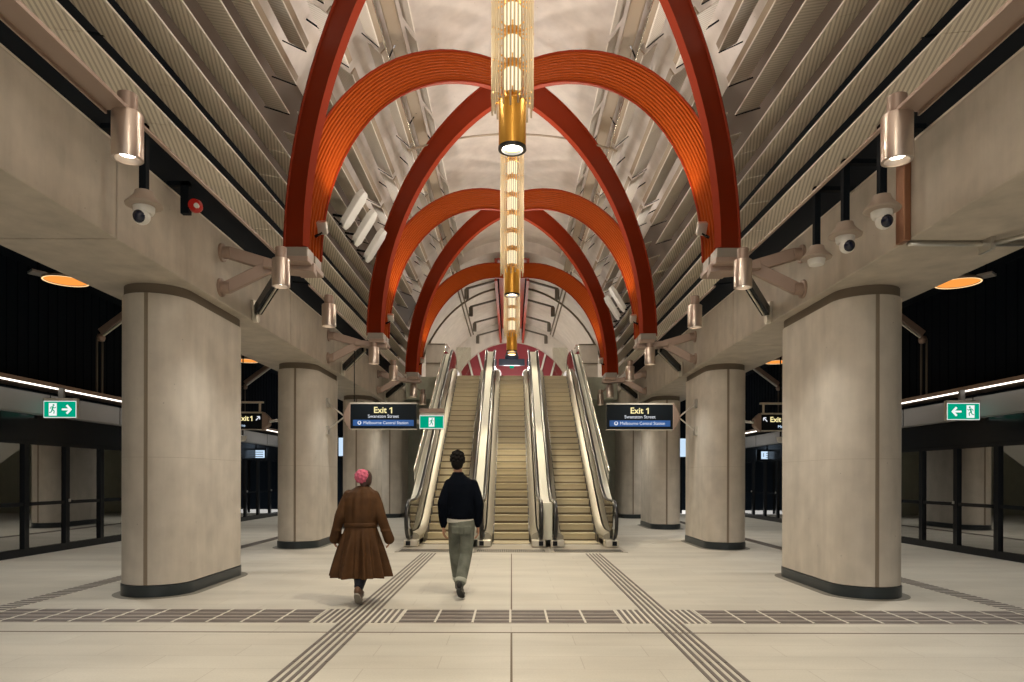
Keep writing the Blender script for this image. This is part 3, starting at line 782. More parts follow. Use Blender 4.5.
# ------------------------------------------------------------------ escalators
EX = [-1.63, 0, 1.63]; HWS = .45; TAN = math.tan(math.radians(30))
NOSE0 = 17.0; TOPY = 26.5
def nose(y):
    return max(0, min((y-NOSE0)*TAN, (TOPY-NOSE0)*TAN))
def smooth_nose(y):
    # rounded transitions
    f = 0
    for q in range(9): f += nose(y + (q-4)*.12)
    return f/9
EN = ['left', 'middle', 'right']
for e, ex in enumerate(EX):
    t = thing('escalator', (ex, 16, 0), '%s escalator of the three, rising to the upper level' % EN[e], 'escalator', 'three parallel escalators')
    run = .2/TAN
    nst = int((TOPY-NOSE0)*TAN/.2 + .5)
    for i in range(nst):
        y = NOSE0 + i*run - run*.1; z = (i+1)*.2
        mb = MB()
        # curved riser and tread
        pr = [(y, z-.2+.012), (y+.012, z-.13), (y+.006, z-.06), (y-.012, z-.012), (y-.008, z), (y+run+.02, z), (y+run+.02, z-.2), (y+.1, z-.24)]
        mb.rings([[V((ex-HWS, a, b)) for a, b in pr], [V((ex+HWS, a, b)) for a, b in pr]])
        mb.box(ex-HWS+.005, ex+HWS-.005, y-.004, y+.02, z-.2, z-.145, 1)  # shadow line at the riser foot, painted as a dark strip
        mb.build('step', ['step_metal', 'step_shadow'], t)
    mb = MB(); mb.box(ex-HWS, ex+HWS, 16.2, NOSE0, -.05, .02); mb.build('step', 'step_metal', t)
    mb = MB(); mb.box(ex-HWS, ex+HWS, TOPY, 27.6, nst*.2-.1, nst*.2-.005); mb.build('step', 'step_metal', t)
    ztop = nst*.2
    # step side shadow line (brush)
    for sd in (-1, 1):
        xi = ex + sd*HWS; xo = ex + sd*.60
        ys = [15.6 + .3*i for i in range(int((28.4-15.6)/.3)+1)]
        # skirt and inner deck following the slope
        mb = MB(); rings = []
        for y in ys:
            z = smooth_nose(y) + .12
            rings.append([V((xi, y, z-.40)), V((xi, y, z+.12)), V((xi+sd*.05, y, z+.17)), V((xo, y, z+.21)), V((xo, y, z-.40))])
        mb.rings(rings); smooth_by_angle(mb.build('skirt', 'skirt_panel', t), 30)
        mb = MB(); mb.rings([[V((xi-sd*.022, y, smooth_nose(y)+u)) for u in (.0, .20)] + [V((xi-sd*.002, y, smooth_nose(y)+u)) for u in (.20, .0)] for y in ys if y > 16.2])
        mb.build('brush', 'rubber', t)
        # glass balustrade
        mb = MB(); rings = []
        for y in [15.35 + .25*i for i in range(int((28.2-15.35)/.25)+1)]:
            z = smooth_nose(y)
            lo = z+.30; hi = z+.99
            if y < 15.7: lo = .32 + (15.7-y)*.5
            rings.append([V((ex+sd*.62, y, lo)), V((ex+sd*.62, y, hi)), V((ex+sd*.634, y, hi)), V((ex+sd*.634, y, lo))])
        mb.rings(rings); mb.build('balustrade_glass', 'clear_glass', t)
        # handrail with its newel loop
        path = [(16.1,.20),(15.55,.20)]
        for q in range(9):
            a = -PI/2 - PI*q/8
            path.append((15.42 + .42*math.cos(a)*1.0, .62 + .42*math.sin(a)))
        for y in [15.7 + .3*i for i in range(int((27.9-15.7)/.3)+1)]:
            path.append((y, smooth_nose(y)+1.04))
        ye = 28.0; zc = ztop + .62
        for q in range(9):
            a = PI/2 - PI*q/8
            path.append((ye + .42*math.cos(a), zc + .42*math.sin(a)))
        rings = []
        pts = [V((ex+sd*.66, a, b)) for a, b in path]
        sec = [(-.04,-.012),(-.038,.014),(-.022,.024),(.022,.024),(.038,.014),(.04,-.012),(.02,-.018),(-.02,-.018)]
        for i, p in enumerate(pts):
            d = (pts[min(i+1,len(pts)-1)]-pts[max(0,i-1)]).normalized()
            nn = V((0,-d.z,d.y))
            rings.append([p + V((u,0,0)) + nn*v for u, v in sec])
        mb = MB(); mb.rings(rings); smooth_by_angle(mb.build('handrail', 'rubber', t), 40)
        # steel guide under the handrail
        rings = []
        for i, p in enumerate(pts[9:-8]):
            rings.append([p + V((u,0,w)) for u, w in ((-.034,-.02),(.034,-.02),(.03,-.075),(-.03,-.075))])
        mb = MB(); mb.rings(rings); mb.build('handrail_guide', 'bright_steel', t)
        # newel foot with handrail inlet
        mb = MB(); mb.box(ex+sd*.45 if sd>0 else ex-.76, ex+.76 if sd>0 else ex-.45, 15.30, 16.4, 0.02, .17)
        mb.build('newel_base', 'satin_steel', t, bevel=.02)
        mb = MB(); mb.box(ex+sd*.66-.05, ex+sd*.66+.05, 15.27, 15.34, .05, .15); mb.build('handrail_inlet', 'black_gloss', t)
    # truss cladding below
    mb = MB(); rings = []
    for y in (16.6, 17.4, 20, 23, 26.5, 27.55):
        z = smooth_nose(y) - .22
        rings.append([V((ex-.70, y, max(-.02, z-.9))), V((ex+.70, y, max(-.02, z-.9))), V((ex+.70, y, max(.0,z))), V((ex-.70, y, max(.0,z)))])
    mb.rings(rings); mb.build('truss_cladding', 'fascia_grey', t)
    # comb and landing plate
    mb = MB(); mb.box(ex-.44, ex+.44, 15.9, 16.2, 0, .026); mb.build('comb_plate', 'bright_steel', t)
    mb = MB(); mb.box(ex-.80, ex+.80, 14.35, 15.9, 0, .012); lp = mb.build('landing_plate', 'plate_steel', t)
    mb = MB()
    for q in range(36):
        x = ex-.72 + q*.04; mb.box(x, x+.026, 14.40, 14.85, .012, .018)
    mb.build('grille', 'plate_grille', lp)
# cream infill panels between neighbouring escalators and outer cladding
for k, x in enumerate((-.815, .815)):
    ys = [15.42 + .3*i for i in range(int((27.9-15.42)/.3)+1)]
    mb = MB(); mb.rings([[V((x-.10, y, max(.17, smooth_nose(y)-.2))), V((x+.10, y, max(.17, smooth_nose(y)-.2))), V((x+.10, y, smooth_nose(y)+.99)), V((x-.10, y, smooth_nose(y)+.99))] for y in ys])
    o = smooth_by_angle(mb.build('infill_panel', 'cream_panel'), 30)
    tag(o, 'cream infill panel between the %s and middle escalators' % ('left' if x < 0 else 'right'), 'panel', None)
for s in (-1, 1):
    xx = s*2.42
    t = thing('side_cladding', (xx, 21, 0), 'pale steel cladding with glass guard along the outer flank of the %s escalator' % SIDE[s], 'cladding')
    ys = [16.2 + .3*i for i in range(int((27.6-16.2)/.3)+1)]
    mb = MB(); mb.rings([[V((xx-.03, y, max(.0, smooth_nose(y)-1.1))), V((xx+.03, y, max(.0, smooth_nose(y)-1.1))), V((xx+.03, y, smooth_nose(y)+.35)), V((xx-.03, y, smooth_nose(y)+.35))] for y in ys])
    mb.build('panel', 'satin_steel', t)
    ys = [17.8 + .3*i for i in range(int((27.8-17.8)/.3)+1)]
    mb = MB(); mb.rings([[V((xx-.006+s*.1, y, smooth_nose(y)+.2)), V((xx+.006+s*.1, y, smooth_nose(y)+.2)), V((xx+.006+s*.1, y, smooth_nose(y)+1.25)), V((xx-.006+s*.1, y, smooth_nose(y)+1.25))] for y in ys])
    mb.build('glass_guard', 'clear_glass', t)
    mb = MB(); mb.tube([(xx+s*.1, y, smooth_nose(y)+1.27) for y in ys], .025, 8); mb.build('guard_rail', 'bright_steel', t, True)
    mb = MB(); mb.rings([[V((xx+s*.02, y, smooth_nose(y)+.35)), V((xx+s*.16, y, smooth_nose(y)+.35)), V((xx+s*.16, y, smooth_nose(y)+.42)), V((xx+s*.02, y, smooth_nose(y)+.42))] for y in ys])
    mb.build('guard_channel', 'bright_steel', t)
    ys = [15.6 + .3*i for i in range(int((27.9-15.6)/.3)+1)]
    mb = MB(); mb.rings([[V((s*2.335, y, smooth_nose(y)+.84)), V((s*2.50, y, smooth_nose(y)+.84)), V((s*2.50, y, smooth_nose(y)+.90)), V((s*2.335, y, smooth_nose(y)+.90))] for y in ys if y > 17])
    mb.build('deck', 'cream_panel', t)
    # end screen of pinkish glass at the top
    mb = MB(); mb.box(s*1.98-.30, s*1.98+.30, 28.3, 28.33, 5.5, 6.9); 
    tag(mb.build('glass_screen', 'clear_glass'), 'clear glass screen at the head of the %s escalator' % SIDE[s], 'glass screen')
# ------------------------------------------------------------------ upper slot, its lamp arms, far sign
t = thing('ceiling_slot', (0, 30, 9.0), 'deep red lined slot running along the crown of the far vault', 'ceiling slot')
for s in (-1, 1):
    mb = MB(); mb.box(min(s*.52,s*.62), max(s*.52,s*.62), 24.5, 35.8, 8.55, 9.35); mb.build('side_panel', 'slot_red', t)
    mb = MB()
    for k in range(14):
        mb.box(min(s*.50,s*.52), max(s*.50,s*.52), 24.7+.8*k, 25.05+.8*k, 8.65, 9.2)
    mb.build('dark_insets', 'black_matte', t)
mb = MB(); mb.box(-.52, .52, 24.5, 35.8, 9.3, 9.36); mb.build('soffit', 'slot_red', t)
for s in (-1, 1):
    for k, y in enumerate((25.6, 28.3, 31.2, 34.0)):
        t = thing('pendant_lamp', (s*.62, y, 8.75), '%s lamp arm from the front, on the %s side of the red slot' % (ORD[k], SIDE[s]), 'lamp', 'lamp arms along the red slot')
        mb = MB(); mb.bar((s*.62, y, 8.86), (s*1.72, y, 8.56), .07, .07); mb.build('arm', 'arm_dark', t)
        mb = MB(); mb.lathe((s*1.68, y, 8.18), [(.06,0),(.085,0),(.085,.36),(.0001,.4)], 16, caps=False); smooth_by_angle(mb.build('shade', 'arm_dark', t), 40)
        mb = MB(); mb.lathe((s*1.68, y, 8.32), [(.0001,0),(.058,0),(.058,.01),(.0001,.01)], 14); mb.build('lens', 'lamp_glow', t)
        light('SPOT', 'lamp_arm_beam', (s*1.68, y, 8.16), 110, (1,.88,.70), .08, (s*1.9, y, 5), 140, .8)
t = thing('concourse_sign', (0, 33, 6.9), 'dark navy sign box under the far end of the red slot', 'sign')
mb = MB(); mb.box(-.62, .62, 33, 33.25, 6.95, 7.25); mb.build('box', 'navy', t, bevel=.01)
mb = MB(); mb.lathe((0, 33.1, 7.25), [(.30,0),(.34,.1),(.22,.45),(.0001,.5)], 18); mb.build('cap', 'navy', t)
mb = MB(); mb.box(-.10, .10, 33, 33.02, 6.80, 6.93); mb.build('green_plate', 'exit_green', t)
t = thing('chandelier', (0, 27.6, 6.2), 'short far glass chandelier hanging inside the red slot', 'chandelier', 'glass rod chandeliers')
mb = MB(); mb.lathe((0,30.2,6.95), [(.14,0),(.17,0),(.17,.75),(.0001,.8)], 20); smooth_by_angle(mb.build('lamp_housing', 'brass', t), 40)
core = MB()
for k in range(4):
    core.lathe((0,30.2,7.82+.42*k), [(.12,0),(.12,.3)], 18)
    mb = MB(); mb.lathe((0,30.2,7.74+.42*k), [(.0001,0),(.13,0),(.13,.08),(.0001,.08)], 18); mb.build('ring', 'brass', t)
core.build('light_core', 'core_glow', t)
mb = MB()
for q in range(18):
    a = 2*PI*q/18; mb.tube([(.24*math.cos(a), 30.2+.24*math.sin(a), 7.6), (.24*math.cos(a), 30.2+.24*math.sin(a), 9.3)], .014, 6)
mb.build('glass_rods', 'rod_glass', t, True)
# ------------------------------------------------------------------ platform screens
def text_obj(txt, size, loc, rot, m, parent, name='lettering', align='CENTER', sx=1.0, off=0.0):
    cu = bpy.data.curves.new('t', 'FONT'); cu.body = txt; cu.size = size; cu.align_x = align; cu.align_y = 'CENTER'; cu.extrude = .001; cu.offset = off
    tmp = bpy.data.objects.new('t', cu); C.objects.link(tmp)
    dg = bpy.context.evaluated_depsgraph_get(); dg.update()
    me = bpy.data.meshes.new_from_object(tmp.evaluated_get(dg)); bpy.data.objects.remove(tmp)
    M = Matrix.Translation(V(loc) - WL[parent]) @ rot.to_4x4() @ Matrix.Scale(sx, 4, V((1,0,0)))
    me.transform(M); me.materials.clear(); me.materials.append(MATS[m])
    ob = bpy.data.objects.new(name, me); C.objects.link(ob); ob.parent = parent; WL[ob] = WL[parent]
    return ob
def numeral_one(x, y, z, h, t):
    mb = MB(); w = h*.19
    mb.prism([(x-w/2, y, z-h/2), (x+w/2, y, z-h/2), (x+w/2, y, z+h/2), (x-w*.4, y, z+h/2), (x-h*.36, y, z+h*.30), (x-h*.36, y, z+h*.14), (x-w/2, y, z+h*.27)], (0, .003, 0))
    mb.build('numeral', 'text_yellow', t)
FRONT = Matrix.Rotation(PI/2, 3, 'X')             # text facing -Y
for s in (-1, 1):
    X = 9.5
    t = thing('screen_header', (s*9.5, 20, 2.27), 'black and grey header with a light strip above the %s platform screens' % SIDE[s], 'header')
    Y0, Y1 = 9.0, 33.5
    def bx(x0, x1, z0, z1, y0=Y0, y1=Y1): return MB().box(min(s*x0,s*x1), max(s*x0,s*x1), y0, y1, z0, z1)
    bx(9.42, 9.62, 2.27, 2.80).build('black_panel', 'black_gloss', t)
    bx(9.34, 9.66, 2.80, 3.20).build('grey_fascia', 'fascia_grey', t)
    y = Y0
    while y < Y1:
        MB().box(min(s*9.332,s*9.36), max(s*9.332,s*9.36), y, y+.015, 2.80, 3.2).build('fascia_joint', 'black_matte', t); y += 2.48
    bx(9.05, 9.70, 3.32, 3.40).build('canopy', 'copper_paint', t)
    bx(9.06, 9.085, 3.295, 3.32).build('light_strip', 'strip_glow', t)
    bx(9.38, 9.42, 2.775, 2.80).build('lower_strip', 'fascia_grey', t)
    n = 0
    y = 10.98
    while y < 32:
        t = thing('screen_door', (s*9.5, y+.62, 0), '%s framed glass platform screen door from the front, %s side' % (ORD[n] if n < 16 else 'far', SIDE[s]), 'screen door', 'platform screen doors %s' % SIDE[s])
        y2 = y+1.24
        mb = MB()
        for (a, b) in ((y+.003, y+.066), (y2-.066, y2-.003)): mb.box(min(s*9.45,s*9.57), max(s*9.45,s*9.57), a, b, 0, 2.27)
        mb.box(min(s*9.45,s*9.57), max(s*9.45,s*9.57), y+.065, y2-.065, 2.19, 2.27); mb.box(min(s*9.45,s*9.57), max(s*9.45,s*9.57), y+.065, y2-.065, 0, .15)
        mb.build('frame', 'black_gloss', t)
        mb = MB(); mb.box(min(s*9.46,s*9.55), max(s*9.46,s*9.55), y+.065, y2-.065, .98, 1.05); mb.build('push_bar', 'black_gloss', t)
        mb = MB(); mb.box(min(s*9.50,s*9.51), max(s*9.50,s*9.51), y+.065, y2-.065, .15, 2.19); mb.build('glass_pane', 'screen_glass', t)
        if n % 2 == 1:
            mb = MB(); mb.box(min(s*9.43,s*9.45), max(s*9.43,s*9.45), y+.02, y+.07, 1.02, 1.08); mb.build('latch', 'steel', t)
        y = y2; n += 1
    # orange disc lamps above the platforms
    for k, yy in enumerate((10.83, 18.2)):
        xx = s*7.0
        t = thing('disc_lamp', (xx, yy, 4.6), '%s glowing orange disc lamp high over the %s platform' % (['nearer','farther'][k], SIDE[s]), 'lamp', 'orange disc lamps')
        mb = MB(); mb.lathe((xx, yy, 4.64), [(.30,-.02),(.325,-.02),(.33,.01),(.12,.12),(.0001,.13)], 32, caps=False); smooth_by_angle(mb.build('shade', 'copper_paint', t), 30)
        mb = MB(); mb.lathe((xx, yy, 4.635), [(.0001,0),(.30,0),(.30,.005),(.0001,.006)], 32); mb.build('diffuser', 'orange_glow', t)
        mb = MB(); mb.lathe((xx, yy, 4.618), [(.30,0),(.322,0),(.322,.006),(.30,.006),(.30,0)], 32, caps=False); mb.build('rim', 'rim_glow', t)
        mb = MB(); mb.tube([(xx,yy,4.76),(xx,yy,5.80)], .02, 8); mb.build('stem', 'black_gloss', t)
        light('POINT', 'disc_lamp_glow', (xx, yy, 4.5), 14, (1,.62,.32), .2)
        light('SPOT', 'platform_beam', (xx, yy, 4.56), 330, LC, .15, (s*7.2, yy-.6, 0), 135, .9)
    t = thing('ceiling_fixture', (s*7.88, 11.5, 4.92), 'small flat grey fixture beside the nearer %s orange disc lamp' % SIDE[s], 'ceiling fixture')
    mb = MB(); mb.prism([(s*7.74,11.5,4.92),(s*7.86,11.3,4.92),(s*8.04,11.45,4.92),(s*7.92,11.65,4.92)], (0,0,.04)); mb.build('plate', 'fascia_grey', t)
    mb = MB(); mb.tube([(s*7.88,11.47,4.96),(s*7.88,11.47,5.8)], .015, 8); mb.build('stem', 'black_gloss', t)
    # bronze braces dropping from the dark ceiling to the canopies
    for k, yc in enumerate((15.2, 23.4)):
        t = thing('canopy_brace', (s*9.05, yc, 3.4), 'slanting bronze brace with a drop rod, %s along the %s canopy' % (['nearer','farther'][k], SIDE[s]), 'brace', 'slanting canopy braces')
        mb = MB(); mb.bar((s*9.05, yc, 4.74), (s*7.55, yc, 5.86), .12, .14); mb.build('arm', 'copper_paint', t, bevel=.01)
        mb = MB(); mb.bar((s*8.98, yc-.03, 4.66), (s*7.5, yc-.03, 5.76), .05, .03); mb.build('edging', 'satin_steel', t)
        mb = MB(); mb.lathe((s*9.05, yc, 4.62), [(.0001,-.09),(.07,-.07),(.09,0),(.07,.07),(.0001,.09)], 14); mb.build('knuckle', 'copper_paint', t, True)
        for dy in (-.10, .10):
            mb = MB(); mb.bar((s*9.08, yc+dy, 4.60), (s*9.08, yc+dy, 3.38), .03, .03, (1,0,0)); mb.build('drop_rod', 'arm_dark', t)
# ------------------------------------------------------------------ running man exit signs
def running_man(cx, cz, h, y, t, flip=1):
    """white door panel with a green running figure; h = height of the door"""
    w = h*.62
    mb = MB(); mb.box(cx-w/2, cx+w/2, y-.006, y, cz-h/2, cz+h/2); mb.build('door_symbol', 'sign_white', t)
    mb = MB(); u = h/10.0
    P = lambda a, b: (cx+flip*a*u, y-.008, cz+b*u)
    mb.lathe(P(.7, 3.4), [(.0001,-.001),(.75*u,-.001),(.75*u,.001),(.0001,.001)], 12, 'Y')
    for (a, b, wd) in (((.3,2.4),(-.4,-.2),1.3), ((-.4,-.2),(1.3,-1.3),.8), ((1.3,-1.3),(.9,-3.3),.7), ((-.4,-.2),(-1.0,-2.0),.8), ((-1.0,-2.0),(-2.6,-2.6),.7),
                       ((.2,2.2),(1.6,1.0),.55), ((1.6,1.0),(2.6,1.8),.5), ((.1,2.2),(-1.4,1.8),.55), ((-1.4,1.8),(-2.0,.4),.5)):
        mb.bar(P(*a), P(*b), .002, wd*u, (0,0,1) if abs(a[0]-b[0]) > abs(a[1]-b[1]) else (1,0,0))
    mb.build('running_figure', 'exit_green', t)
def exit_sign(x0, x1, y, z0, z1, label, arrow=0, man='left'):
    t = thing('exit_sign', ((x0+x1)/2, y+.04, z0), label, 'exit sign', 'green exit signs')
    mb = MB(); mb.box(x0, x1, y, y+.09, z0, z1+.05); mb.build('housing', 'satin_steel', t, bevel=.006)
    mb = MB(); mb.box(x0+.005, x1-.005, y-.004, y, z0+.01, z1-.005); mb.build('border', 'sign_white', t)
    mb = MB(); mb.box(x0+.016, x1-.016, y-.006, y-.003, z0+.022, z1-.018); mb.build('green_face', 'exit_green', t)
    h = z1-z0; w = x1-x0; zc = (z0+z1)/2
    if arrow == 0:
        running_man((x0+x1)/2, zc, h*.66, y-.005, t)
    else:
        xm = x0 + w*.29 if arrow > 0 else x1 - w*.29
        running_man(xm, zc, h*.72, y-.005, t, arrow)
        xa = x0 + w*.70 if arrow > 0 else x1 - w*.70
        mb = MB(); u = h*.26*arrow
        mb.bar((xa-u, y-.008, zc), (xa+u*.7, y-.008, zc), .004, h*.11)
        for q in (1, -1): mb.bar((xa+u, y-.008, zc-.01*q), (xa+u*.05, y-.008, zc+q*h*.24), .004, h*.12)
        mb.build('arrow', 'sign_white', t)
    return t
for s in (-1, 1):
    t = exit_sign(s*9.0-.33, s*9.0+.33, 13.75, 2.72, 3.07, 'green running man exit sign with arrow above the %s platform screens' % SIDE[s], arrow=-s)
    mb = MB(); mb.box(s*9.0-.05, s*9.0+.05, 13.77, 13.83, 3.1, 3.33); mb.build('mount', 'fascia_grey', t)
t = exit_sign(-2.14, -1.57, 16.0, 2.68, 3.0, 'small green running man sign beside the left black exit sign')
mb = MB(); mb.box(-2.22, -2.12, 16.03, 16.07, 2.8, 2.9); mb.build('mount', 'satin_steel', t)
mb = MB(); mb.box(-2.14, -1.57, 15.99, 16.10, 3.06, 3.16); mb.build('top_housing', 'copper_paint', t)
# ------------------------------------------------------------------ black exit direction signs
def direction_sign(x0, x1, y, z0, z1, s, label, cap_side, kind):
    t = thing('direction_sign', ((x0+x1)/2, y, z0), label, 'sign', 'black direction signs')
    mb = MB(); mb.box(x0, x1, y-.08, y+.08, z0, z1); mb.build('light_box', 'sign_black', t, bevel=.006)
    mb = MB(); mb.box(x0-.01, x1+.01, y-.09, y+.09, z1, z1+.035); mb.box(x0-.01, x1+.01, y-.085, y+.085, z0-.015, z0); mb.build('rim', 'satin_steel', t)
    # leaf-shaped copper end cap
    xc = x0 if cap_side < 0 else x1
    zc = (z0+z1)/2; hh = (z1-z0)/2+.04
    mb = MB(); mb.prism([(xc, y-.11, zc-hh), (xc, y-.11, zc+hh), (xc+cap_side*.07, y-.11, zc+hh*.75), (xc+cap_side*.15, y-.11, zc+.08), (xc+cap_side*.15, y-.11, zc-.08), (xc+cap_side*.07, y-.11, zc-hh*.75)], (0,.22,0))
    cap = mb.build('end_cap', 'copper_paint', t, bevel=.012)
    return t, xc + cap_side*.15, zc
for s in (-1, 1):
    y = 16.0; z0, z1 = 2.68, 3.25
    x0, x1 = (-3.72, -2.20) if s < 0 else (2.20, 3.72)
    t, xe, zc = direction_sign(x0, x1, y, z0, z1, s, 'black exit 1 sign on the inner side of the second %s column' % SIDE[s], s, 'inner')
    cx = (x0+x1)/2; yf = y-.084
    text_obj('Exit', .195, (cx-.075, yf, z1-.145), FRONT, 'text_yellow', t, off=.0035)
    numeral_one(cx+.19, yf, z1-.145, .138, t)
    text_obj('Swanston Street', .108, (cx, yf, z1-.285), FRONT, 'text_white', t)
    mb = MB(); mb.box(x0+.06, x1-.06, yf-.001, yf+.004, z0+.065, z0+.205); mb.build('blue_band', 'sign_blue', t)
    text_obj('Melbourne Central Station', .096, (cx+.06, yf-.003, z0+.135), FRONT, 'text_white', t)
    mb = MB(); mb.lathe((x0+.21, yf-.004, z0+.135), [(.0001,-.001),(.045,-.001),(.045,.001),(.0001,.001)], 16, 'Y'); mb.build('logo', 'text_white', t)
    mb = MB(); mb.box(x0+.19, x0+.23, yf-.007, yf-.004, z0+.115, z0+.165); mb.build('logo_mark', 'sign_blue', t)
    # V strut to the column
    mb = MB()
    for z in (zc+.32, zc-.32):
        mb.tube([(xe, y, zc), (s*4.27, y, z)], .018, 8); mb.box(min(s*4.23,s*4.30), max(s*4.23,s*4.30), y-.08, y+.08, z-.10, z+.10)
    mb.build('strut', 'steel', t)
    # outer sign facing the platform
    x0, x1 = (-7.3, -5.72) if s < 0 else (5.72, 7.3)
    z0, z1 = 2.66, 3.02; 
    t, xe, zc = direction_sign(x0, x1, 15.9, z0, z1, s, 'black exit 1 sign on the outer side of the second %s column' % SIDE[s], -s, 'outer')
    yf = 15.9-.084
    xr = s*6.10
    text_obj('Exit', .165, (xr-.05, yf, z1-.12), FRONT, 'text_yellow', t, off=.003)
    numeral_one(xr+.145, yf, z1-.12, .115, t)
    # arrow glyph
    xa = s*5.81
    mb = MB(); mb.bar((xa+s*.05, yf, z1-.16), (xa-s*.03, yf, z1-.08), .004, .02); mb.bar((xa-s*.035, yf, z1-.075), (xa-s*.035, yf, z1-.14), .004, .018, (1,0,0)); mb.bar((xa-s*.035, yf, z1-.075), (xa+s*.03, yf, z1-.075), .004, .018)
    mb.build('arrow', 'text_white', t)
    text_obj('Melbourne', .09, (xr+s*.20, yf, z0+.08), FRONT, 'screen_white', t)
    mb = MB(); mb.box(min(x0,x1), max(x0,x1), 15.86, 15.94, 3.26, 3.30)
    mb.box(s*5.8-.02, s*5.8+.02, 15.88, 15.92, 3.05, 3.26); mb.box(s*7.2-.02, s*7.2+.02, 15.88, 15.92, 3.05, 3.26); mb.build('rail', 'satin_steel', t)
    mb = MB(); mb.tube([(s*5.57, 15.9, zc), (s*5.19, 15.9, zc+.05)], .03, 8); mb.build('strut', 'steel', t)
    # lit train information display at the far doors
    t = thing('information_screen', (s*9.15, 25.4, 2.2), 'lit white train display hanging by the far %s screen doors' % SIDE[s], 'screen', 'lit train displays')
    mb = MB(); mb.box(s*9.45-.42, s*9.45+.30, 25.4, 25.5, 2.2, 2.62) if s > 0 else mb.box(-9.75, -9.03, 25.4, 25.5, 2.2, 2.62); mb.build('case', 'black_gloss', t)
    xs = s*9.42
    mb = MB(); mb.box(xs-.23, xs+.33, 25.385, 25.4, 2.27, 2.55); mb.build('screen', 'screen_white', t)
    text_obj('1', .2, (xs-.15, 25.38, 2.41), FRONT, 'text_dark', t)
    mb = MB()
    for z in (2.48, 2.40, 2.32): mb.box(xs-.05, xs+.28, 25.375, 25.385, z-.012, z+.012)
    mb.build('text_lines', 'text_dark', t)
    mb = MB(); mb.box(xs-.03, xs+.03, 25.43, 25.47, 2.62, 2.8); mb.build('bracket', 'black_gloss', t)
    # far vertical screen
    t = thing('information_screen', (s*7.45, 30.3, 1.9), 'bright upright display far down the %s platform' % SIDE[s], 'screen', 'upright displays')
    mb = MB(); mb.box(s*7.45-.25, s*7.45+.25, 30.3, 30.4, 2.35, 3.4); mb.build('case', 'black_gloss', t)
    mb = MB(); mb.box(s*7.45-.14, s*7.45+.20, 30.285, 30.3, 2.5, 3.3); mb.build('screen', 'screen_white', t)
    mb = MB(); mb.box(s*7.45-.05, s*7.45+.05, 30.33, 30.37, 0, 2.35); mb.build('post', 'black_gloss', t)
    # small white dome camera under the canopy
    xx = s*7.0; 
    t = thing('dome_camera', (s*6.6, 17.0, 2.5), 'small white dome camera under the light strip behind the second %s column' % SIDE[s], 'camera', 'small white cameras')
    X_ = s*6.62; 
    mb = MB(); mb.lathe((X_, 17.0, 2.52), [(.0001,-.09),(.06,-.07),(.085,0),(.09,.05),(.0001,.06)], 18); smooth_by_angle(mb.build('body', 'camera_white', t), 40)
    mb = MB(); mb.tube([(X_,17.0,2.58),(X_,17.0,5.8)], .015, 6); mb.build('stem', 'black_gloss', t)
# drop rod from bracket to left sign
t = thing('drop_rod', (-3.60, 16.05, 3.3), 'thin dark rod dropping from the second left bracket to the black exit sign', 'rod')
mb = MB(); mb.tube([(-3.66,16.05,3.32),(-3.66,16.05,4.5)], .012, 6); mb.build('rod', 'black_gloss', t)
# ------------------------------------------------------------------ people
def remeshed(mb, name, voxel, m, parent, sm=4, extra=None):
    me = bpy.data.meshes.new('tmp'); me.from_pydata([v for v in mb.v], [], mb.f)
    bm = bmesh.new(); bm.from_mesh(me); bmesh.ops.recalc_face_normals(bm, faces=bm.faces); bm.to_mesh(me); bm.free()
    tmp = bpy.data.objects.new('tmp', me); C.objects.link(tmp)
    r = tmp.modifiers.new('r', 'REMESH'); r.mode = 'VOXEL'; r.voxel_size = voxel; r.use_smooth_shade = True
    if sm:
        q = tmp.modifiers.new('s', 'SMOOTH'); q.iterations = sm; q.factor = .5
    dg = bpy.context.evaluated_depsgraph_get(); dg.update()
    out = bpy.data.meshes.new_from_object(tmp.evaluated_get(dg)); bpy.data.objects.remove(tmp)
    out.name = name; out.materials.clear(); out.materials.append(MATS[m])
    ob = bpy.data.objects.new(name, out); C.objects.link(ob)
    if parent is not None: ob.parent = parent
    return ob
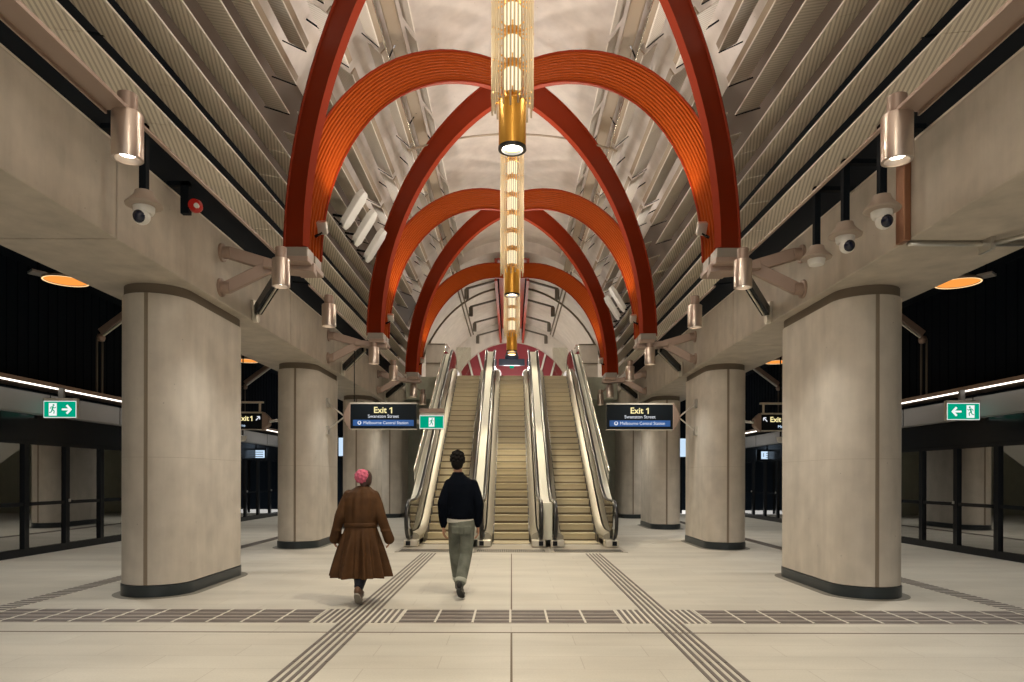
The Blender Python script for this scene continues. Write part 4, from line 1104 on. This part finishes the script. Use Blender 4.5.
class Body(MB):
    """limbs in local coordinates, later fused into one skin"""
    def ball(s, c, rx, ry=None, rz=None, n=14, rot=None):
        ry = rx if ry is None else ry; rz = rx if rz is None else rz
        c = V(c); rings = []
        for i in range(1, n):
            a = PI*i/n
            rings.append([V((rx*math.sin(a)*math.cos(2*PI*j/16), ry*math.sin(a)*math.sin(2*PI*j/16), -rz*math.cos(a))) for j in range(16)])
        if rot is not None: rings = [[rot @ p for p in r] for r in rings]
        return s.rings([[c+p for p in r] for r in rings])
    def limb(s, pts, rs, n=12, flat=1.0):
        for i in range(len(pts)-1):
            a, b = V(pts[i]), V(pts[i+1])
            s.tube([a, b], [rs[i], rs[i+1]], n)
        for p, r in zip(pts, rs): s.ball(p, r, n=8)
        return s
    def hand(s, w, d, side, palm_n, k=1.0):
        """w wrist, d direction of the fingers, side direction towards the thumb, palm_n palm normal"""
        w, d, sd, pn = V(w), V(d).normalized(), V(side).normalized(), V(palm_n).normalized()
        rot = Matrix((sd, pn, d)).transposed()
        s.ball(w + d*.05*k, .040*k, .017*k, .055*k, 10, rot)
        for j, (off, L) in enumerate(((.029,.066),(.010,.075),(-.010,.070),(-.029,.056))):
            b = w + d*.085*k + sd*off*k
            p1 = b + d*L*.45*k + pn*.008*k + sd*off*.12
            p2 = p1 + d*L*.35*k + pn*.020*k
            p3 = p2 + d*L*.22*k + pn*.024*k
            s.limb([b, p1, p2, p3], [.0098*k, .0092*k, .0085*k, .0075*k], 8)
        b = w + d*.025*k + sd*.034*k
        s.limb([b, b + sd*.024*k + d*.03*k + pn*.01*k, b + sd*.030*k + d*.062*k + pn*.018*k], [.0125*k, .0105*k, .0088*k], 8)
        return s
    def head(s, c, k=1.0, face=1):
        c = V(c)
        s.ball(c, .078*k, .098*k, .112*k); s.ball(c + V((0,.03*face,-.055))*k, .058*k, .066*k, .07*k)
        s.ball(c + V((0,.105*face,-.012))*k, .014*k, .022*k, .026*k)            # nose
        s.ball(c + V((0,.088*face,-.062))*k, .026*k, .012*k, .009*k)            # lips
        s.ball(c + V((0,.084*face,-.095))*k, .024*k, .018*k, .018*k)            # chin
        for q in (-1, 1):
            s.ball(c + V((q*.080, -.004*face, -.008))*k, .010*k, .020*k, .032*k)  # ears
            s.ball(c + V((q*.032, .086*face, .016))*k, .016*k, .010*k, .009*k)    # eyes
            s.ball(c + V((q*.032, .092*face, .034))*k, .022*k, .008*k, .006*k)    # brows
        return s
mat('skin', (0.46, 0.25, 0.16), 0.5)
mat('black_hair', (0.006, 0.005, 0.005), 0.7, spec=.15, bump=.5, bscale=90)
mat('dark_brown_hair', (0.045, 0.018, 0.014), 0.5, bump=.5, bscale=90)
mat('navy_knit', (0.0028, 0.0045, 0.009), 0.95, spec=.08, bump=.4, bscale=160)
mat('white_cotton', (0.72, 0.70, 0.64), 0.8)
mat('olive_denim', (0.165, 0.178, 0.15), 0.85, spec=.2, noise=.25, nscale=9, bump=.3, bscale=120)
mat('denim_cuff', (0.42, 0.44, 0.38), 0.8)
mat('dark_denim', (0.012, 0.015, 0.028), 0.8)
mat('shoe_black', (0.012, 0.012, 0.013), 0.35)
mat('shoe_sole', (0.30, 0.28, 0.25), 0.6)
mat('shoe_brown', (0.14, 0.075, 0.045), 0.55)
mat('coat_brown', (0.078, 0.035, 0.0125), 0.7, spec=.25, noise=.22, nscale=7, bump=.15, bscale=200)
mat('pink_hair', (0.60, 0.12, 0.21), 0.7, noise=.2, nscale=40, bump=.6, bscale=60)
def shoe(b, ankle, toe_dir, pitch, L=.27, k=1.0):
    """returns sole bottom; ankle joint position, foot pointing to toe_dir pitched down by pitch"""
    a = V(ankle); f = V((toe_dir[0], toe_dir[1], 0)).normalized(); up = V((0,0,1))
    R = Matrix.Rotation(-pitch, 3, f.cross(up))
    fd = R @ f; ud = R @ up; sd = fd.cross(ud)
    rot = Matrix((sd, fd, ud)).transposed()
    b.ball(a - ud*.03 - fd*.035, .042*k, .05*k, .055*k, 10, rot)
    b.ball(a - ud*.055 + fd*.07, .045*k, .10*k, .042*k, 10, rot)
    b.ball(a - ud*.065 + fd*.15, .047*k, .06*k, .032*k, 10, rot)
    b.limb([a+ud*.03, a-ud*.03], [.046*k, .05*k])
    return fd, ud, sd
# --- man ----------------------------------------------------------
def place(o, t): o.parent = t; return o
MX, MY = -.645, 8.98
man = thing('person', (MX, MY, 0), 'person walking away in a black sweater and faded olive jeans', 'person', None)
b = Body()
b.head((-.06, .03, 1.775), 1.0)
b.limb([(-.055,0,1.55), (-.058,.01,1.70)], [.062,.058])
b.ball((-.02,0,1.36), .165, .10, .24); b.ball((-.01,0,1.10), .15, .095, .20); b.ball((0,0,.97), .155, .10, .13)
LSH, RSH = V((-.165,0,1.47)), V((.145,0,1.465))
LE, RE = V((-.255,-.05,1.20)), V((.232,-.06,1.19)); LW, RW = V((-.250,.02,.885)), V((.218,-.01,.895))
for (a, e, w) in ((LSH, LE, LW), (RSH, RE, RW)): b.limb([a, e, w], [.055,.045,.030])
b.hand(LW+V((0,0,-.005)), (.03,.06,-1), (.15,1,0), (.9,-.1,0)); b.hand(RW+V((0,0,-.005)), (.05,.02,-1), (-.1,1,0), (-.9,-.1,0))
LH, RH = V((-.085,0,.96)), V((.085,0,.96))
LK, RK = V((-.105,.20,.53)), V((.055,-.02,.51))
LA, RA = V((-.075,.34,.115)), V((-.002,-.24,.15))
for (h, k_, a) in ((LH, LK, LA), (RH, RK, RA)): b.limb([h, k_, a], [.085,.058,.042])
remeshed(b, 'body', .0075, 'skin', man, 2)
hr = Body(); hr.ball((-.06, .012, 1.795), .093, .112, .120); hr.ball((-.06, -.04, 1.745), .084, .068, .095)
hr.ball((-.05, .02, 1.86), .080, .090, .058)
for q in range(60):
    z = -.35+1.35*(q+.5)/60; a = q*2.4; r = math.sqrt(max(0,1-z*z))
    c = V((-.06+.088*r*math.cos(a), .005+.105*r*math.sin(a), 1.80+.112*z + .006*math.sin(q*5.1)))
    if c.y > .07 and c.z < 1.82: continue
    hr.ball(c, .022, .022, .019, 6)
remeshed(hr, 'hair', .006, 'black_hair', man, 2)
sw = Body()
def loft_torso(s, secs, n=28, fold=None):
    rings = []
    for (cx, cy, z, rx, ry) in secs:
        ring = []
        for j in range(n):
            a = 2*PI*j/n; k = 1 + (fold(a, z) if fold else 0)
            ring.append(V((cx + rx*k*math.cos(a)*1.0, cy + ry*k*math.sin(a), z)))
        rings.append(ring)
    s.rings(rings)
loft_torso(sw, [(-.01,0,.985,.178,.125),(-.012,0,1.01,.192,.14),(-.012,0,1.08,.205,.15),(-.012,-.005,1.22,.205,.15),(-.012,-.01,1.36,.205,.145),(-.015,-.01,1.46,.195,.13),(-.03,-.005,1.53,.15,.105),(-.05,0,1.585,.088,.080),(-.055,0,1.625,.070,.068)])
for (a, e, w) in ((LSH, LE, LW), (RSH, RE, RW)):
    sw.limb([a+V((0,0,-.01)), (a+e)/2, e, (e+w)/2, w+V((0,0,.06)), w+V((0,0,.015))], [.076,.078,.070,.064,.056,.040])
for q in range(7):                                             # creases
    sw.limb([(-.17+.05*q, -.125, 1.06), (-.13+.045*q, -.135, 1.15)], [.016,.006], 8)
remeshed(sw, 'sweater', .009, 'navy_knit', man, 3)
ts = Body(); loft_torso(ts, [(-.02,0,.945,.182,.122),(-.015,0,.99,.19,.128),(-.01,0,1.05,.19,.12)])
remeshed(ts, 'shirt_hem', .008, 'white_cotton', man, 1)
jn = Body(); loft_torso(jn, [(0,0,.80,.155,.11),(0,-.005,.88,.178,.125),(0,-.01,.95,.172,.118),(0,0,1.0,.165,.11)])
for (h, k_, a, sg) in ((LH, LK, LA, -1), (RH, RK, RA, 1)):
    m1 = (h+k_)/2; m2 = (k_+a)/2; up = (k_-a).normalized()
    jn.limb([h+V((0,0,-.02)), m1, k_, m2, a+up*.10, a+up*.035], [.098,.098,.086,.082,.076,.072])
    for q in range(4):
        p = k_.lerp(a, .1+.25*q); jn.ball(p+V((0,-.03,0)), .06, .045, .018, 8)
for sg in (-1, 1): jn.box(sg*.085-.045, sg*.085+.045, -.138, -.10, .80, .90)
remeshed(jn, 'jeans', .009, 'olive_denim', man, 3)
for (k_, a) in ((LK, LA), (RK, RA)):
    up = (k_-a).normalized(); cf = MB(); cf.tube([a+up*.02, a+up*.03, a+up*.075, a+up*.085], [.070,.075,.075,.068], 18)
    o = cf.build('jeans_cuff', 'denim_cuff', None, True); o.location = (0,0,0)
    me = o.data
    me.transform(Matrix.Translation(WL[o])); o.parent = man
for (a, d, pt) in ((LA, (-.05,1), -.12), (RA, (.12,1), .55)):
    sh = Body(); fd, ud, sd = shoe(sh, a, d, pt)
    so = remeshed(sh, 'shoe', .006, 'shoe_black', man, 3)
    c0 = a - ud*.098 + fd*.055
    q = MB(); rings = []
    for (t_, w_) in ((-.125,.018),(-.10,.034),(-.04,.040),(.04,.046),(.10,.047),(.145,.034),(.162,.012)):
        p = c0 + fd*t_; rings.append([p - sd*w_ - ud*.010, p + sd*w_ - ud*.010, p + sd*w_ + ud*.012, p - sd*w_ + ud*.012])
    q.rings(rings); o = q.build('sole', 'dark_sole', None); o.data.transform(Matrix.Translation(WL[o])); o.location = (0,0,0); o.parent = so
# --- woman ---------------------------------------------------------
WX, WY = -1.86, 8.52
wom = thing('person', (WX, WY, 0), 'person walking away in a long belted brown coat with pink headwear', 'person', None)
b = Body()
b.head((.045, .03, 1.535), .93)
b.limb([(.035,0,1.34), (.042,.01,1.46)], [.052,.048])
b.ball((.01,0,1.20), .145, .09, .20); b.ball((0,0,.98), .125, .085, .17); b.ball((0,0,.85), .15, .10, .12)
LSH, RSH = V((-.145,0,1.325)), V((.165,0,1.315)); LE, RE = V((-.255,-.04,1.06)), V((.26,-.03,1.06)); LW, RW = V((-.33,.03,.80)), V((.345,.02,.80))
for (a, e, w) in ((LSH, LE, LW), (RSH, RE, RW)): b.limb([a, e, w], [.047,.038,.026])
b.hand(LW, (-.15,.08,-1), (.1,1,0), (.9,-.1,-.1), .88); b.hand(RW, (.15,.08,-1), (-.1,1,0), (-.9,-.1,-.1), .88)
LH, RH = V((-.075,0,.84)), V((.075,0,.84)); LK, RK = V((-.05,.10,.46)), V((.07,.02,.45)); LA, RA = V((-.045,.14,.10)), V((.015,-.22,.165))
for (h, k_, a) in ((LH, LK, LA), (RH, RK, RA)): b.limb([h, k_, a], [.082,.054,.038])
remeshed(b, 'body', .007, 'skin', wom, 2)
hr = Body(); hr.ball((.058, .0, 1.545), .086, .100, .105); hr.ball((.09,-.02,1.52), .055,.07,.085); hr.ball((.05,-.05,1.47), .05,.035,.05)
remeshed(hr, 'hair', .006, 'dark_brown_hair', wom, 2)
pk = Body(); pk.ball((.025,-.045,1.562), .092, .082, .090)
for q in range(40):
    z = -1+2*(q+.5)/40; a = q*2.4; r = math.sqrt(1-z*z)
    pk.ball((.025+.085*r*math.cos(a), -.045+.075*r*math.sin(a), 1.562+.083*z), .018, .018, .016, 6)
remeshed(pk, 'pink_headwear', .006, 'pink_hair', wom, 2)
ct = Body()
rr = random.Random(3)
def fold(a, z):
    f = max(0, min(1, (.94 - z)/.35)); g = max(0, min(1, (z-.94)/.2))
    return f*(.13*math.sin(9*a+.6) + .12*math.sin(19*a+1.3) + .06*math.sin(5*a)) + .05*g*math.sin(11*a+2) + .03*g*math.sin(17*a)
secs = [(0,0,.295,.345,.265),(0,0,.38,.328,.25),(0,0,.50,.298,.225),(0,0,.65,.265,.20),(0,0,.80,.232,.17),(0,0,.90,.208,.145),(0,0,.94,.196,.135),(0,0,.985,.205,.142),(.005,0,1.06,.222,.15),(.01,-.005,1.18,.232,.15),(.012,-.005,1.29,.225,.138),(.015,-.005,1.36,.185,.115),(.025,0,1.41,.115,.09),(.035,0,1.445,.072,.07)]
loft_torso(ct, secs, 96, fold)
for (a, e, w, sg) in ((LSH, LE, LW, -1), (RSH, RE, RW, 1)):
    ct.limb([a, (a+e)/2, e, (e+w)/2, w+(w-e).normalized()*.035], [.076,.078,.068,.064,.068])
    for q in range(4):
        p = a.lerp(w, .25+.2*q); ct.ball(p+V((0,-.04,0)), .07, .05, .02, 8)
remeshed(ct, 'coat', .009, 'coat_brown', wom, 2)
bl = MB(); n = 40
rings = []
for (zz, k) in ((.925,1.0),(.93,1.05),(.975,1.05),(.98,1.0)):
    rings.append([V((.205*k*math.cos(2*PI*j/n), .145*k*math.sin(2*PI*j/n), zz)) for j in range(n)])
bl.rings(rings, False)
o = bl.build('belt', 'coat_brown', None, True); o.data.transform(Matrix.Translation(WL[o])); o.location = (0,0,0); o.parent = wom
o['label'] = 'belt of the same brown cloth'
tr = Body()
for (h, k_, a) in ((LH, LK, LA), (RH, RK, RA)):
    up = (k_-a).normalized(); tr.limb([h, k_, a.lerp(k_,.5), a+up*.05], [.09,.072,.068,.062])
remeshed(tr, 'trousers', .009, 'dark_denim', wom, 2)
for (a, d, pt) in ((LA, (-.1,1), -.05), (RA, (-.05,1), .62)):
    sh = Body(); fd, ud, sd = shoe(sh, a, d, pt, k=.95)
    so = remeshed(sh, 'shoe', .006, 'shoe_brown', wom, 3)
    c0 = a - ud*.094 + fd*.05
    q = MB(); rings = []
    for (t_, w_) in ((-.12,.016),(-.09,.034),(-.04,.038),(.04,.043),(.10,.044),(.14,.03),(.155,.010)):
        p = c0 + fd*t_; rings.append([p - sd*w_ - ud*.010, p + sd*w_ - ud*.010, p + sd*w_ + ud*.012, p - sd*w_ + ud*.012])
    q.rings(rings); o = q.build('sole', 'shoe_sole', None); o.data.transform(Matrix.Translation(WL[o])); o.location = (0,0,0); o.parent = so
man.scale = (.965,)*3; wom.scale = (.975,)*3
for pr_ in (man, wom):                                         # settle the lowest sole on the floor
    bpy.context.view_layer.update()
    lo = min((o.matrix_world @ v.co).z for c in pr_.children_recursive if c.type == 'MESH' for v in c.data.vertices)
    pr_.location.z -= lo - .004
# ------------------------------------------------------------------ hall lights, with added fill and unseen lamps
for s in (-1, 1):
    # uplights at the arch feet wash the vault and graze the ribs
    for k in (0, 1, 2, 3):
        y = S[k]
        light('SPOT', 'vault_uplight', (s*2.55, y, 5.55), 250 if k < 3 else 110, (1,.93,.88), .3, (-s*.6, y, 9.9), 140, .9)
        light('SPOT', 'arch_uplight', (s*2.62, y, 5.45), 45, (1,.68,.30), .05, (s*1.9, y+1.3, 8.3), 75, .7)
    # rows of unseen lamps, added without fittings
    for y in (3.2, 25.6): light('SPOT', 'platform_beam', (s*7.0, y, 4.56), 330, LC, .15, (s*7.2, y, 0), 135, .9)  # imagined further platform lamps, added to brighten the platform floors
    for y in (-1.5, 1.8):
        light('SPOT', 'downlight_beam', (s*DLX, y, 3.93), 115, LC, .08, (s*DLX*.96, y, 0), 115, .8)
    light('SPOT', 'vault_uplight', (s*2.55, -1, 5.55), 230, (1,.91,.82), .3, (-s*.6, -1, 9.9), 140, .9)
for y in (NODE[0]-5.75, ):
    light('SPOT', 'chandelier_beam', (0, y, 4.94), 330, (1,.86,.62), .1, (0, y, 0), 110, .7)
    for dz in (.9, 2.2, 3.4): light('POINT', 'chandelier_fill', (0, y, 4.98+dz), 48, (1,.90,.74), .1)
light('SPOT', 'escalator_beam', (0, NODE[3], 8.3), 600, (1,.88,.66), .1, (0, NODE[3]-2.5, 3), 90, .7)  # added spot for the escalators, no fitting modelled
# fill points added to brighten the far vault
for y in (30.0, 33.6): light('POINT', 'concourse_fill', (0, y, 6.7), 125, (1,.95,.88), .5)
w = bpy.data.worlds.new('World'); bpy.context.scene.world = w; w.use_nodes = True
bg = w.node_tree.nodes['Background']; bg.inputs[0].default_value = (1.0, .965, .91, 1); bg.inputs[1].default_value = 0.9
# ------------------------------------------------------------------ camera
cd = bpy.data.cameras.new('camera'); cam = bpy.data.objects.new('camera', cd); C.objects.link(cam)
cam.location = (0, 0, H)
roll = -0.0024
cam.rotation_euler = (Matrix.Rotation(PI/2, 3, 'X') @ Matrix.Rotation(-roll, 3, 'Z')).to_euler()
cd.sensor_width = 36; cd.lens = 690/1024*36; cd.shift_x = 0.0005; cd.shift_y = (478-341)/1024
cd.clip_end = 200; cd.clip_start = .05
bpy.context.scene.camera = cam
vs = bpy.context.scene.view_settings
bpy.context.scene.display_settings.display_device = 'sRGB'
vs.view_transform = 'Standard'; vs.look = 'None'; vs.exposure = 0.12; vs.gamma = 1.0; vs.use_curve_mapping = False
